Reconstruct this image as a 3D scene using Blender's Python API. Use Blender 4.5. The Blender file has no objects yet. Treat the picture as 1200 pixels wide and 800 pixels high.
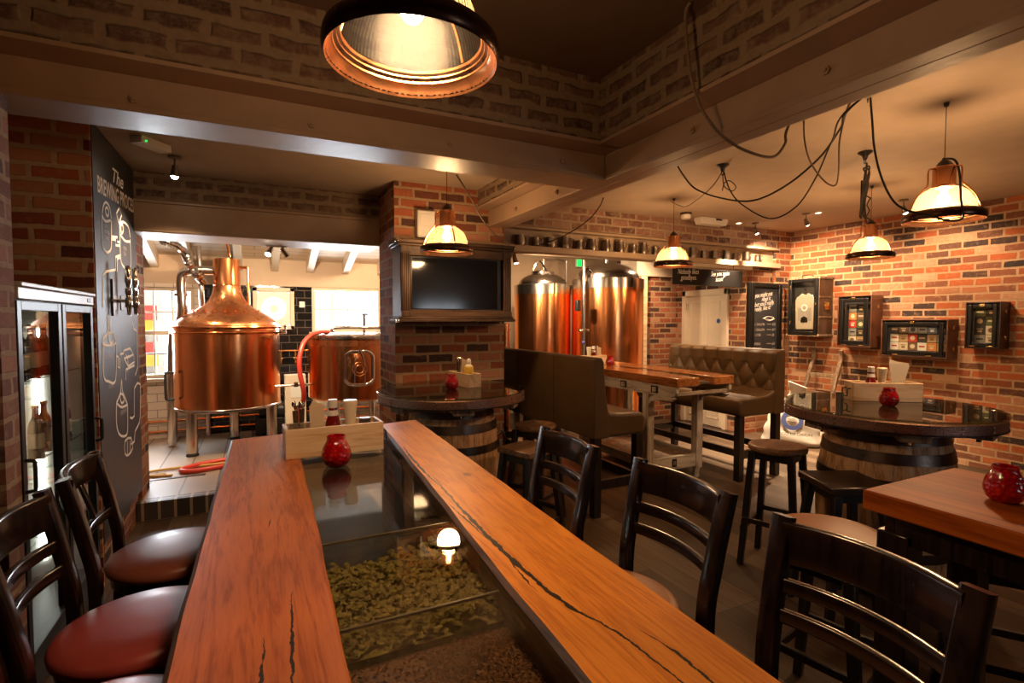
import bpy, bmesh, math, random
from mathutils import Vector, Matrix
from math import sin, cos, pi, radians, sqrt, atan2
random.seed(7)
SC = bpy.context.scene
COL = SC.collection
PI = math.pi

# ------------------------------------------------------------------ camera
FPX = 610.0; EYE = 1.6
YAW = math.atan(300 / FPX); PIT = math.atan(25 / FPX)
cam = bpy.data.cameras.new('camera'); cam.sensor_width = 36; cam.lens = FPX / 1200 * 36
cam.clip_start = 0.05
camo = bpy.data.objects.new('camera', cam); COL.objects.link(camo)
camo.location = (0, 0, EYE); camo.rotation_euler = (PI / 2 - PIT, 0, -YAW)
SC.camera = camo
_s, _c, _sp, _cp = sin(YAW), cos(YAW), sin(PIT), cos(PIT)
_R = Vector((_c, -_s, 0)); _F = Vector((_s * _cp, _c * _cp, -_sp)); _U = Vector((_s * _sp, _c * _sp, _cp))
def ray(u, v): return _F + _R * ((u - 600) / FPX) + _U * ((400 - v) / FPX)
def at(u, v, d): return Vector((0, 0, EYE)) + ray(u, v) * d
def onX(u, v, x): r = ray(u, v); return Vector((0, 0, EYE)) + r * (x / r.x)
def onY(u, v, y): r = ray(u, v); return Vector((0, 0, EYE)) + r * (y / r.y)
def onZ(u, v, z): r = ray(u, v); return Vector((0, 0, EYE)) + r * ((z - EYE) / r.z)

# ------------------------------------------------------------------ mesh builder
def catmull(pts, k=6, closed=False):
    P = [Vector(p) for p in pts]; n = len(P)
    if n < 3 or k <= 1: return P
    out = []
    segs = n if closed else n - 1
    for i in range(segs):
        if closed: a, b, c, d = P[(i - 1) % n], P[i], P[(i + 1) % n], P[(i + 2) % n]
        else: a, b, c, d = P[max(i - 1, 0)], P[i], P[i + 1], P[min(i + 2, n - 1)]
        for j in range(k):
            t = j / k
            out.append(0.5 * ((2 * b) + (c - a) * t + (2 * a - 5 * b + 4 * c - d) * t * t + (3 * b - a - 3 * c + d) * t ** 3))
    if not closed: out.append(P[-1])
    return out

class MB:
    def __init__(s): s.v = []; s.f = []; s.m = []; s.mi = 0
    def add(s, vs, fs):
        o = len(s.v); s.v += [tuple(v) for v in vs]
        for f in fs: s.f.append(tuple(i + o for i in f)); s.m.append(s.mi)
        return s
    def mat(s, i): s.mi = i; return s
    def box(s, x0, x1, y0, y1, z0, z1):
        return s.hexa([(x0, y0, z0), (x1, y0, z0), (x1, y1, z0), (x0, y1, z0), (x0, y0, z1), (x1, y0, z1), (x1, y1, z1), (x0, y1, z1)])
    def hexa(s, p): return s.add(p, [(3, 2, 1, 0), (4, 5, 6, 7), (0, 1, 5, 4), (1, 2, 6, 5), (2, 3, 7, 6), (3, 0, 4, 7)])
    def bar(s, a, b, w, h, up=(0, 0, 1), w1=None, h1=None):
        a = Vector(a); b = Vector(b); d = (b - a).normalized(); up = Vector(up)
        if abs(d.dot(up.normalized())) > .98: up = Vector((0, 1, 0))
        x = d.cross(up).normalized(); y = x.cross(d).normalized()
        w1 = w if w1 is None else w1; h1 = h if h1 is None else h1
        q = [a - x * w / 2 - y * h / 2, a + x * w / 2 - y * h / 2, a + x * w / 2 + y * h / 2, a - x * w / 2 + y * h / 2,
             b - x * w1 / 2 - y * h1 / 2, b + x * w1 / 2 - y * h1 / 2, b + x * w1 / 2 + y * h1 / 2, b - x * w1 / 2 + y * h1 / 2]
        return s.hexa(q)
    def cyl(s, a, b, r0, r1=None, n=24, caps=True):
        a = Vector(a); b = Vector(b); r1 = r0 if r1 is None else r1
        d = (b - a).normalized(); up = Vector((0, 0, 1)) if abs(d.z) < .95 else Vector((1, 0, 0))
        x = d.cross(up).normalized(); y = x.cross(d)
        vs = []
        for i in range(n):
            t = 2 * PI * i / n; e = x * cos(t) + y * sin(t); vs.append(a + e * r0); vs.append(b + e * r1)
        fs = [(2 * i, 2 * ((i + 1) % n), 2 * ((i + 1) % n) + 1, 2 * i + 1) for i in range(n)]
        if caps: fs.append(tuple(2 * i for i in range(n))[::-1]); fs.append(tuple(2 * i + 1 for i in range(n)))
        return s.add(vs, fs)
    def sweep(s, pts, sec, k=6, closed=False, up=(0, 0, 1), taper=None):
        """section points (sx along side, sy along up) swept along smoothed points"""
        P = catmull(pts, k, closed); n = len(P); m = len(sec); vs = []; up = Vector(up)
        side = None
        for i, p in enumerate(P):
            if closed: d = P[(i + 1) % n] - P[i - 1]
            else: d = P[min(i + 1, n - 1)] - P[max(i - 1, 0)]
            d = d.normalized() if d.length > 1e-9 else Vector((1, 0, 0))
            if side is None or up.length > 0 and abs(d.dot(up)) < .9:
                u_ = up if up.length > 0 and abs(d.dot(up)) < .95 else Vector((0.3, 1, .2))
                side_n = d.cross(u_).normalized()
                if side is not None and side_n.dot(side) < -.2: side_n = -side_n
                side = side_n
            else:
                side = (side - d * side.dot(d)).normalized()
            y = side.cross(d).normalized()
            k_ = taper(i / max(n - 1, 1)) if taper else 1
            for sx, sy in sec: vs.append(p + side * sx * k_ + y * sy * k_)
        fs = []
        for i in range(n if closed else n - 1):
            a = i * m; b = ((i + 1) % n) * m
            for j in range(m): fs.append((a + j, a + (j + 1) % m, b + (j + 1) % m, b + j))
        if not closed: fs.append(tuple(range(m))[::-1]); fs.append(tuple((n - 1) * m + j for j in range(m)))
        return s.add(vs, fs)
    def tube(s, pts, r, n=8, k=6, closed=False, taper=None):
        P = catmull(pts, k, closed); N = len(P); vs = []; side = None
        for i, p in enumerate(P):
            d = (P[(i + 1) % N] - P[i - 1]) if closed else (P[min(i + 1, N - 1)] - P[max(i - 1, 0)])
            d = d.normalized() if d.length > 1e-9 else Vector((0, 0, 1))
            if side is None:
                u_ = Vector((0, 0, 1)) if abs(d.z) < .9 else Vector((1, 0, 0)); side = d.cross(u_).normalized()
            else:
                side = side - d * side.dot(d); side = side.normalized() if side.length > 1e-6 else d.orthogonal().normalized()
            y = side.cross(d); rr = r * (taper(i / max(N - 1, 1)) if taper else 1)
            for j in range(n):
                t = 2 * PI * j / n; vs.append(p + (side * cos(t) + y * sin(t)) * rr)
        fs = []
        for i in range(N if closed else N - 1):
            a = i * n; b = ((i + 1) % N) * n
            for j in range(n): fs.append((a + j, a + (j + 1) % n, b + (j + 1) % n, b + j))
        if not closed: fs.append(tuple(range(n))[::-1]); fs.append(tuple((N - 1) * n + j for j in range(n)))
        return s.add(vs, fs)
    def lathe(s, prof, n=32, c=(0, 0), rib=0, capb=False, capt=False):
        vs = []; m = len(prof)
        for i in range(n):
            t = 2 * PI * i / n
            k = 1 + (rib if i % 2 else -rib)
            for r, z in prof: vs.append((c[0] + r * k * cos(t), c[1] + r * k * sin(t), z))
        fs = []
        for i in range(n):
            a = i * m; b = ((i + 1) % n) * m
            for j in range(m - 1): fs.append((a + j, b + j, b + j + 1, a + j + 1))
        if capb: fs.append(tuple(i * m for i in range(n))[::-1])
        if capt: fs.append(tuple(i * m + m - 1 for i in range(n)))
        return s.add(vs, fs)
    def ell(s, c, r, n=16, m=10):
        if not hasattr(r, '__len__'): r = (r, r, r)
        vs = [(c[0], c[1], c[2] - r[2])]
        for j in range(1, m):
            p = -PI / 2 + PI * j / m
            for i in range(n):
                t = 2 * PI * i / n; vs.append((c[0] + r[0] * cos(p) * cos(t), c[1] + r[1] * cos(p) * sin(t), c[2] + r[2] * sin(p)))
        vs.append((c[0], c[1], c[2] + r[2])); fs = []
        for i in range(n): fs.append((0, 1 + (i + 1) % n, 1 + i))
        for j in range(m - 2):
            for i in range(n):
                a = 1 + j * n; b = a + n; fs.append((a + i, a + (i + 1) % n, b + (i + 1) % n, b + i))
        a = 1 + (m - 2) * n; L = len(vs) - 1
        for i in range(n): fs.append((a + i, a + (i + 1) % n, L))
        return s.add(vs, fs)
    def prism(s, poly, axis, a, b):
        def mk(p, t):
            if axis == 'x': return (t, p[0], p[1])
            if axis == 'y': return (p[0], t, p[1])
            return (p[0], p[1], t)
        n = len(poly); vs = [mk(p, a) for p in poly] + [mk(p, b) for p in poly]
        fs = [tuple(range(n))[::-1], tuple(range(n, 2 * n))] + [(i, (i + 1) % n, n + (i + 1) % n, n + i) for i in range(n)]
        return s.add(vs, fs)
    def xf(s, M, start=0):
        for i in range(start, len(s.v)): s.v[i] = tuple(M @ Vector(s.v[i]))
        return s
    def build(s, name, mat, parent=None, bev=0, smooth=True, ang=38, loc=None, rotz=0, seg=2, sub=0):
        me = bpy.data.meshes.new(name); me.from_pydata(s.v, [], s.f)
        mats = mat if isinstance(mat, (list, tuple)) else [mat]
        for m in mats: me.materials.append(m)
        if len(mats) > 1: me.polygons.foreach_set('material_index', s.m)
        bm = bmesh.new(); bm.from_mesh(me); bmesh.ops.recalc_face_normals(bm, faces=bm.faces); bm.to_mesh(me); bm.free()
        if smooth:
            me.shade_smooth(); me.set_sharp_from_angle(angle=radians(ang))
        me.update()
        o = bpy.data.objects.new(name, me); COL.objects.link(o)
        if parent: o.parent = parent
        if loc: o.location = loc
        if rotz: o.rotation_euler = (0, 0, rotz)
        if bev:
            b = o.modifiers.new('bevel', 'BEVEL'); b.width = bev; b.segments = seg; b.limit_method = 'ANGLE'; b.angle_limit = radians(40)
            b.harden_normals = False
        if sub:
            q = o.modifiers.new('sub', 'SUBSURF'); q.levels = sub; q.render_levels = sub
        return o

def rrect(w, h, r=0.3, n=3):
    """rounded rectangle section centred on 0"""
    r = min(w, h) * r; out = []
    for cx, cy, a0 in ((w / 2 - r, h / 2 - r, 0), (-w / 2 + r, h / 2 - r, 90), (-w / 2 + r, -h / 2 + r, 180), (w / 2 - r, -h / 2 + r, 270)):
        for i in range(n + 1):
            a = radians(a0 + 90 * i / n); out.append((cx + r * cos(a), cy + r * sin(a)))
    return out

def thing(name, label, cat, loc=(0, 0, 0), rotz=0, group=None):
    o = bpy.data.objects.new(name, None); COL.objects.link(o); o.empty_display_size = .1
    o.location = loc; o.rotation_euler = (0, 0, rotz)
    o['label'] = label; o['category'] = cat
    if group: o['group'] = group
    return o
def tag(o, label, cat, group=None, kind=None):
    o['label'] = label; o['category'] = cat
    if group: o['group'] = group
    if kind: o['kind'] = kind
    return o
def struct(o, label=None):
    o['kind'] = 'structure'
    if label: o['label'] = label
    return o
def copy_tree(o, parent=None, label=None, loc=None, rotz=None, group=None):
    c = o.copy(); COL.objects.link(c); c.parent = parent
    if label: c['label'] = label
    if group: c['group'] = group
    if loc is not None: c.location = loc
    if rotz is not None: c.rotation_euler = (0, 0, rotz)
    for ch in KIDS(o): copy_tree(ch, c)
    return c
def KIDS(o): return [x for x in bpy.data.objects if x.parent is o]

def text_mesh(name, txt, size, mat, parent, origin, xd, yd, shear=0, xs=1, ext=.0012, align='LEFT', space=1.0, lsp=1.0, bold=0):
    cu = bpy.data.curves.new('txt', 'FONT'); cu.body = txt; cu.size = size; cu.shear = shear; cu.extrude = 0
    cu.align_x = align; cu.space_character = space; cu.space_line = lsp; cu.offset = bold; cu.resolution_u = 3
    to = bpy.data.objects.new('txt', cu); COL.objects.link(to)
    bpy.context.view_layer.update()
    me = bpy.data.meshes.new_from_object(to.evaluated_get(bpy.context.evaluated_depsgraph_get()))
    bpy.data.objects.remove(to); bpy.data.curves.remove(cu)
    xd = Vector(xd).normalized(); yd = Vector(yd).normalized(); nd = xd.cross(yd); O = Vector(origin)
    for v in me.vertices: v.co = O + xd * (v.co.x * xs) + yd * v.co.y + nd * ext
    me.name = name; me.materials.clear(); me.materials.append(mat)
    o = bpy.data.objects.new(name, me); COL.objects.link(o); o.parent = parent
    return o

ORD = ['first', 'second', 'third', 'fourth', 'fifth', 'sixth', 'seventh', 'eighth', 'ninth', 'tenth', 'eleventh', 'twelfth',
       'thirteenth', 'fourteenth', 'fifteenth', 'sixteenth', 'seventeenth', 'eighteenth', 'nineteenth', 'twentieth']
# ------------------------------------------------------------------ materials
def NM(name):
    m = bpy.data.materials.new(name); m.use_nodes = True; nt = m.node_tree
    for n in list(nt.nodes): nt.nodes.remove(n)
    out = nt.nodes.new('ShaderNodeOutputMaterial'); return m, nt, out
def nd(nt, t, **k):
    n = nt.nodes.new(t)
    for a, b in k.items():
        if a == 'ins':
            for i, v in b.items(): n.inputs[i].default_value = v
        else: setattr(n, a, b)
    return n
def L(nt, a, b): nt.links.new(a, b)
def rgba(c): return (c[0], c[1], c[2], 1)
def pbsdf(nt, out, col=(.5, .5, .5), rough=.5, metal=0, spec=.5, coat=0, coatr=.1):
    p = nd(nt, 'ShaderNodeBsdfPrincipled'); p.inputs['Base Color'].default_value = rgba(col)
    p.inputs['Roughness'].default_value = rough; p.inputs['Metallic'].default_value = metal
    p.inputs['Specular IOR Level'].default_value = spec
    p.inputs['Coat Weight'].default_value = coat; p.inputs['Coat Roughness'].default_value = coatr
    L(nt, p.outputs[0], out.inputs[0]); return p
def ramp(nt, stops, interp='LINEAR'):
    r = nd(nt, 'ShaderNodeValToRGB'); cr = r.color_ramp; cr.interpolation = interp
    while len(cr.elements) < len(stops): cr.elements.new(.5)
    for e, (p, c) in zip(cr.elements, stops): e.position = p; e.color = rgba(c)
    return r
def bumpn(nt, hsock, p, strength=.3, dist=.01):
    b = nd(nt, 'ShaderNodeBump'); b.inputs['Strength'].default_value = strength; b.inputs['Distance'].default_value = dist
    L(nt, hsock, b.inputs['Height']); L(nt, b.outputs[0], p.inputs['Normal']); return b
def plain(name, col, rough=.5, metal=0, spec=.5, coat=0, var=.12, vs=6, bump=.0, bs=60):
    m, nt, out = NM(name); p = pbsdf(nt, out, col, rough, metal, spec, coat)
    tc = nd(nt, 'ShaderNodeTexCoord'); no = nd(nt, 'ShaderNodeTexNoise', ins={'Scale': vs, 'Detail': 4})
    L(nt, tc.outputs['Object'], no.inputs['Vector'])
    a = tuple(max(0, c * (1 - var)) for c in col); b = tuple(min(1, c * (1 + var)) for c in col)
    r = ramp(nt, [(.3, a), (.7, b)]); L(nt, no.outputs['Fac'], r.inputs[0]); L(nt, r.outputs[0], p.inputs['Base Color'])
    if bump:
        n2 = nd(nt, 'ShaderNodeTexNoise', ins={'Scale': bs, 'Detail': 3}); L(nt, tc.outputs['Object'], n2.inputs['Vector'])
        bumpn(nt, n2.outputs['Fac'], p, bump, .004)
    return m
def planar(nt):
    """position projected on the dominant wall plane: vector (along, up, 0)"""
    g = nd(nt, 'ShaderNodeNewGeometry'); sp = nd(nt, 'ShaderNodeSeparateXYZ'); L(nt, g.outputs['Position'], sp.inputs[0])
    sn = nd(nt, 'ShaderNodeSeparateXYZ'); L(nt, g.outputs['True Normal'], sn.inputs[0])
    ax = nd(nt, 'ShaderNodeMath', operation='ABSOLUTE'); L(nt, sn.outputs['X'], ax.inputs[0])
    gx = nd(nt, 'ShaderNodeMath', operation='GREATER_THAN', ins={1: .7}); L(nt, ax.outputs[0], gx.inputs[0])
    az = nd(nt, 'ShaderNodeMath', operation='ABSOLUTE'); L(nt, sn.outputs['Z'], az.inputs[0])
    gz = nd(nt, 'ShaderNodeMath', operation='GREATER_THAN', ins={1: .7}); L(nt, az.outputs[0], gz.inputs[0])
    mx = nd(nt, 'ShaderNodeMix', data_type='FLOAT'); L(nt, gx.outputs[0], mx.inputs[0]); L(nt, sp.outputs['X'], mx.inputs[2]); L(nt, sp.outputs['Y'], mx.inputs[3])
    mz = nd(nt, 'ShaderNodeMix', data_type='FLOAT'); L(nt, gz.outputs[0], mz.inputs[0]); L(nt, sp.outputs['Z'], mz.inputs[2]); L(nt, sp.outputs['Y'], mz.inputs[3])
    cb = nd(nt, 'ShaderNodeCombineXYZ'); L(nt, mx.outputs[0], cb.inputs[0]); L(nt, mz.outputs[0], cb.inputs[1])
    return cb.outputs[0], g
def brick(name, stops, mortar, bw=.235, rh=.083, ms=.011, smear=0, bump=.55, rough=.85, wob=.006, msm=.25, offset=(0, 0, 0)):
    m, nt, out = NM(name); p = pbsdf(nt, out, rough=rough, spec=.3)
    v, g = planar(nt)
    nz = nd(nt, 'ShaderNodeTexNoise', ins={'Scale': 9, 'Detail': 3}); L(nt, v, nz.inputs['Vector'])
    sb = nd(nt, 'ShaderNodeVectorMath', operation='SUBTRACT', ins={1: (.5, .5, .5)}); L(nt, nz.outputs['Color'], sb.inputs[0])
    sc = nd(nt, 'ShaderNodeVectorMath', operation='SCALE', ins={3: wob * 2}); L(nt, sb.outputs[0], sc.inputs[0])
    ad = nd(nt, 'ShaderNodeVectorMath', operation='ADD'); L(nt, v, ad.inputs[0]); L(nt, sc.outputs[0], ad.inputs[1])
    of = nd(nt, 'ShaderNodeVectorMath', operation='ADD', ins={1: (5 + offset[0], 5 + offset[1], 0)}); L(nt, ad.outputs[0], of.inputs[0])
    b = nd(nt, 'ShaderNodeTexBrick', offset=.5, offset_frequency=2, squash=1)
    b.inputs['Color1'].default_value = (0, 0, 0, 1); b.inputs['Color2'].default_value = (1, 1, 1, 1); b.inputs['Mortar'].default_value = (.5, .5, .5, 1)
    b.inputs['Scale'].default_value = 1; b.inputs['Brick Width'].default_value = bw; b.inputs['Row Height'].default_value = rh
    b.inputs['Mortar Size'].default_value = ms; b.inputs['Mortar Smooth'].default_value = msm; b.inputs['Bias'].default_value = 0
    L(nt, of.outputs[0], b.inputs['Vector'])
    bwn = nd(nt, 'ShaderNodeRGBToBW'); L(nt, b.outputs['Color'], bwn.inputs[0])
    r = ramp(nt, stops); 
    n2 = nd(nt, 'ShaderNodeTexNoise', ins={'Scale': 26, 'Detail': 6, 'Roughness': .7}); L(nt, of.outputs[0], n2.inputs['Vector'])
    ma = nd(nt, 'ShaderNodeMath', operation='MULTIPLY_ADD', ins={1: .3, 2: -.15}); L(nt, n2.outputs['Fac'], ma.inputs[0])
    aa = nd(nt, 'ShaderNodeMath', operation='ADD'); L(nt, bwn.outputs[0], aa.inputs[0]); L(nt, ma.outputs[0], aa.inputs[1]); L(nt, aa.outputs[0], r.inputs[0])
    # pale lime bloom on the bricks
    n3 = nd(nt, 'ShaderNodeTexNoise', ins={'Scale': 13, 'Detail': 7, 'Roughness': .75}); L(nt, of.outputs[0], n3.inputs['Vector'])
    r3 = ramp(nt, [(.56 - smear * .5, (0, 0, 0)), (.74 - smear * .45, (1, 1, 1))]); L(nt, n3.outputs['Fac'], r3.inputs[0])
    sm = nd(nt, 'ShaderNodeMath', operation='MULTIPLY', ins={1: .45 + smear}); L(nt, r3.outputs[0], sm.inputs[0])
    mm = nd(nt, 'ShaderNodeMix', data_type='RGBA'); mm.inputs[7].default_value = rgba(mortar); L(nt, sm.outputs[0], mm.inputs[0]); L(nt, r.outputs[0], mm.inputs[6])
    mr = ramp(nt, [(.3, tuple(c * .8 for c in mortar)), (.7, tuple(min(1, c * 1.12) for c in mortar))]); L(nt, n2.outputs['Fac'], mr.inputs[0])
    mo = nd(nt, 'ShaderNodeMix', data_type='RGBA'); L(nt, b.outputs['Fac'], mo.inputs[0]); L(nt, mm.outputs[2], mo.inputs[6]); L(nt, mr.outputs[0], mo.inputs[7])
    L(nt, mo.outputs[2], p.inputs['Base Color'])
    h = nd(nt, 'ShaderNodeMath', operation='MULTIPLY_ADD', ins={1: -1.0}); L(nt, b.outputs['Fac'], h.inputs[0])
    h2 = nd(nt, 'ShaderNodeMath', operation='MULTIPLY', ins={1: .5}); L(nt, n2.outputs['Fac'], h2.inputs[0]); L(nt, h2.outputs[0], h.inputs[2])
    bumpn(nt, h.outputs[0], p, bump, .008)
    return m
def tiles(name, col, mortar, bw=.15, rh=.075, ms=.004, rough=.12, off=.5, var=.1, bump=.3):
    m, nt, out = NM(name); p = pbsdf(nt, out, col, rough)
    v, g = planar(nt)
    of = nd(nt, 'ShaderNodeVectorMath', operation='ADD', ins={1: (6, 6, 0)}); L(nt, v, of.inputs[0])
    b = nd(nt, 'ShaderNodeTexBrick', offset=off)
    b.inputs['Color1'].default_value = rgba(tuple(c * (1 - var) for c in col)); b.inputs['Color2'].default_value = rgba(tuple(min(1, c * (1 + var)) for c in col))
    b.inputs['Mortar'].default_value = rgba(mortar); b.inputs['Scale'].default_value = 1
    b.inputs['Brick Width'].default_value = bw; b.inputs['Row Height'].default_value = rh; b.inputs['Mortar Size'].default_value = ms; b.inputs['Mortar Smooth'].default_value = .2
    L(nt, of.outputs[0], b.inputs['Vector']); L(nt, b.outputs['Color'], p.inputs['Base Color'])
    h = nd(nt, 'ShaderNodeMath', operation='SUBTRACT', ins={0: 1}); L(nt, b.outputs['Fac'], h.inputs[1]); bumpn(nt, h.outputs[0], p, bump, .004)
    return m
def wood(name, c1, c2, c3=None, axis='y', scale=1.0, rough=.35, coat=0, bump=.15, spec=.5, cracks=None, rings=1.0, coatr=.12, pores=True, world=False):
    """long grain along an axis of the object; cracks = [(x0, amp, freq, phase, half width, y0, y1)]"""
    c3 = c3 or tuple(c * .45 for c in c1)
    m, nt, out = NM(name); p = pbsdf(nt, out, c1, rough, 0, spec, coat, coatr)
    tc = nd(nt, 'ShaderNodeTexCoord'); mp = nd(nt, 'ShaderNodeMapping')
    st = {'x': (.07, 1, 1), 'y': (1, .07, 1), 'z': (1, 1, .07)}[axis]
    mp.inputs['Scale'].default_value = tuple(a * scale for a in st); L(nt, tc.outputs['Object'], mp.inputs['Vector'])
    n1 = nd(nt, 'ShaderNodeTexNoise', ins={'Scale': 7 * rings, 'Detail': 5, 'Roughness': .6, 'Distortion': .6}); L(nt, mp.outputs[0], n1.inputs['Vector'])
    mu = nd(nt, 'ShaderNodeMath', operation='MULTIPLY', ins={1: 34.0}); L(nt, n1.outputs['Fac'], mu.inputs[0])
    si = nd(nt, 'ShaderNodeMath', operation='SINE'); L(nt, mu.outputs[0], si.inputs[0])
    n2 = nd(nt, 'ShaderNodeTexNoise', ins={'Scale': 90, 'Detail': 4, 'Roughness': .6}); L(nt, mp.outputs[0], n2.inputs['Vector'])
    ad = nd(nt, 'ShaderNodeMath', operation='MULTIPLY_ADD', ins={1: .16, 2: .0}); L(nt, si.outputs[0], ad.inputs[0])
    a2 = nd(nt, 'ShaderNodeMath', operation='ADD'); ad.inputs[1].default_value = .2; L(nt, ad.outputs[0], a2.inputs[0]); L(nt, n2.outputs['Fac'], a2.inputs[1])
    r = ramp(nt, [(.22, c3), (.42, c1), (.72, c2)]); L(nt, a2.outputs[0], r.inputs[0])
    # broad tone drift
    n3 = nd(nt, 'ShaderNodeTexNoise', ins={'Scale': 2.2, 'Detail': 2}); L(nt, tc.outputs['Object'], n3.inputs['Vector'])
    mr = nd(nt, 'ShaderNodeMapRange', ins={1: .3, 2: .7, 3: .75, 4: 1.2}); L(nt, n3.outputs['Fac'], mr.inputs[0])
    hs = nd(nt, 'ShaderNodeHueSaturation'); L(nt, r.outputs[0], hs.inputs['Color']); L(nt, mr.outputs[0], hs.inputs['Value'])
    col = hs.outputs[0]; hgt = a2.outputs[0]
    if cracks:
        sp = nd(nt, 'ShaderNodeSeparateXYZ'); L(nt, tc.outputs['Object'], sp.inputs[0])
        tot = None
        for (pts, hw) in cracks:
            # piecewise x(y) through a float curve of a map range
            y0, y1 = pts[0][1], pts[-1][1]
            mpy = nd(nt, 'ShaderNodeMapRange', ins={1: y0, 2: y1, 3: 0, 4: 1}); L(nt, sp.outputs['Y'], mpy.inputs[0])
            fc = nd(nt, 'ShaderNodeFloatCurve'); cv = fc.mapping.curves[0]
            xs = [q[0] for q in pts]; lo, hi = min(xs) - .01, max(xs) + .01
            P = [((q[1] - y0) / (y1 - y0), (q[0] - lo) / (hi - lo)) for q in pts]
            while len(cv.points) < len(P): cv.points.new(.5, .5)
            for e, q in zip(cv.points, P): e.location = q
            fc.mapping.update(); L(nt, mpy.outputs[0], fc.inputs['Value'])
            xx = nd(nt, 'ShaderNodeMapRange', ins={1: 0, 2: 1, 3: lo, 4: hi}); L(nt, fc.outputs[0], xx.inputs[0])
            nz = nd(nt, 'ShaderNodeTexNoise', ins={'Scale': 22, 'Detail': 5, 'Roughness': .7}); L(nt, tc.outputs['Object'], nz.inputs['Vector'])
            nj = nd(nt, 'ShaderNodeMath', operation='MULTIPLY_ADD', ins={1: .018, 2: -.009}); L(nt, nz.outputs['Fac'], nj.inputs[0])
            xa = nd(nt, 'ShaderNodeMath', operation='ADD'); L(nt, xx.outputs[0], xa.inputs[0]); L(nt, nj.outputs[0], xa.inputs[1])
            df = nd(nt, 'ShaderNodeMath', operation='SUBTRACT'); L(nt, sp.outputs['X'], df.inputs[0]); L(nt, xa.outputs[0], df.inputs[1])
            ab = nd(nt, 'ShaderNodeMath', operation='ABSOLUTE'); L(nt, df.outputs[0], ab.inputs[0])
            # taper at the ends: width * 4t(1-t)
            om = nd(nt, 'ShaderNodeMath', operation='SUBTRACT', ins={0: 1}); L(nt, mpy.outputs[0], om.inputs[1])
            t4 = nd(nt, 'ShaderNodeMath', operation='MULTIPLY'); L(nt, mpy.outputs[0], t4.inputs[0]); L(nt, om.outputs[0], t4.inputs[1])
            wn = nd(nt, 'ShaderNodeMath', operation='MULTIPLY', ins={1: hw * 5.6}); L(nt, t4.outputs[0], wn.inputs[0])
            w2 = nd(nt, 'ShaderNodeMath', operation='MULTIPLY'); L(nt, wn.outputs[0], w2.inputs[0])
            n5 = nd(nt, 'ShaderNodeTexNoise', ins={'Scale': 30, 'Detail': 1}); L(nt, tc.outputs['Object'], n5.inputs['Vector']); m5 = nd(nt, 'ShaderNodeMath', operation='MULTIPLY', ins={1: 1.8}); L(nt, n5.outputs['Fac'], m5.inputs[0]); L(nt, m5.outputs[0], w2.inputs[1])
            lt = nd(nt, 'ShaderNodeMath', operation='LESS_THAN'); L(nt, ab.outputs[0], lt.inputs[0]); L(nt, w2.outputs[0], lt.inputs[1])
            if tot is None: tot = lt.outputs[0]
            else:
                mx = nd(nt, 'ShaderNodeMath', operation='MAXIMUM'); L(nt, tot, mx.inputs[0]); L(nt, lt.outputs[0], mx.inputs[1]); tot = mx.outputs[0]
        mc = nd(nt, 'ShaderNodeMix', data_type='RGBA'); mc.inputs[7].default_value = (.012, .007, .004, 1)
        L(nt, tot, mc.inputs[0]); L(nt, col, mc.inputs[6]); col = mc.outputs[2]
        hm = nd(nt, 'ShaderNodeMath', operation='SUBTRACT'); L(nt, hgt, hm.inputs[0])
        h5 = nd(nt, 'ShaderNodeMath', operation='MULTIPLY', ins={1: 3}); L(nt, tot, h5.inputs[0]); L(nt, h5.outputs[0], hm.inputs[1]); hgt = hm.outputs[0]
    if pores:
        # scattered knots
        vo = nd(nt, 'ShaderNodeTexVoronoi', ins={'Scale': 4.2}); mp2 = nd(nt, 'ShaderNodeMapping')
        mp2.inputs['Scale'].default_value = {'x': (.6, 1, 1), 'y': (1, .6, 1), 'z': (1, 1, .6)}[axis]; L(nt, tc.outputs['Object'], mp2.inputs[0]); L(nt, mp2.outputs[0], vo.inputs['Vector'])
        rk = ramp(nt, [(.0, (1, 1, 1)), (.045, (.75, .75, .75)), (.075, (0, 0, 0))]); L(nt, vo.outputs['Distance'], rk.inputs[0])
        kf = nd(nt, 'ShaderNodeMath', operation='MULTIPLY', ins={1: .95}); L(nt, rk.outputs[0], kf.inputs[0])
        mk = nd(nt, 'ShaderNodeMix', data_type='RGBA'); mk.inputs[7].default_value = rgba(tuple(c * .35 for c in c3)); L(nt, kf.outputs[0], mk.inputs[0]); L(nt, col, mk.inputs[6]); col = mk.outputs[2]
    L(nt, col, p.inputs['Base Color'])
    bumpn(nt, hgt, p, bump, .0025)
    return m
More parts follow.
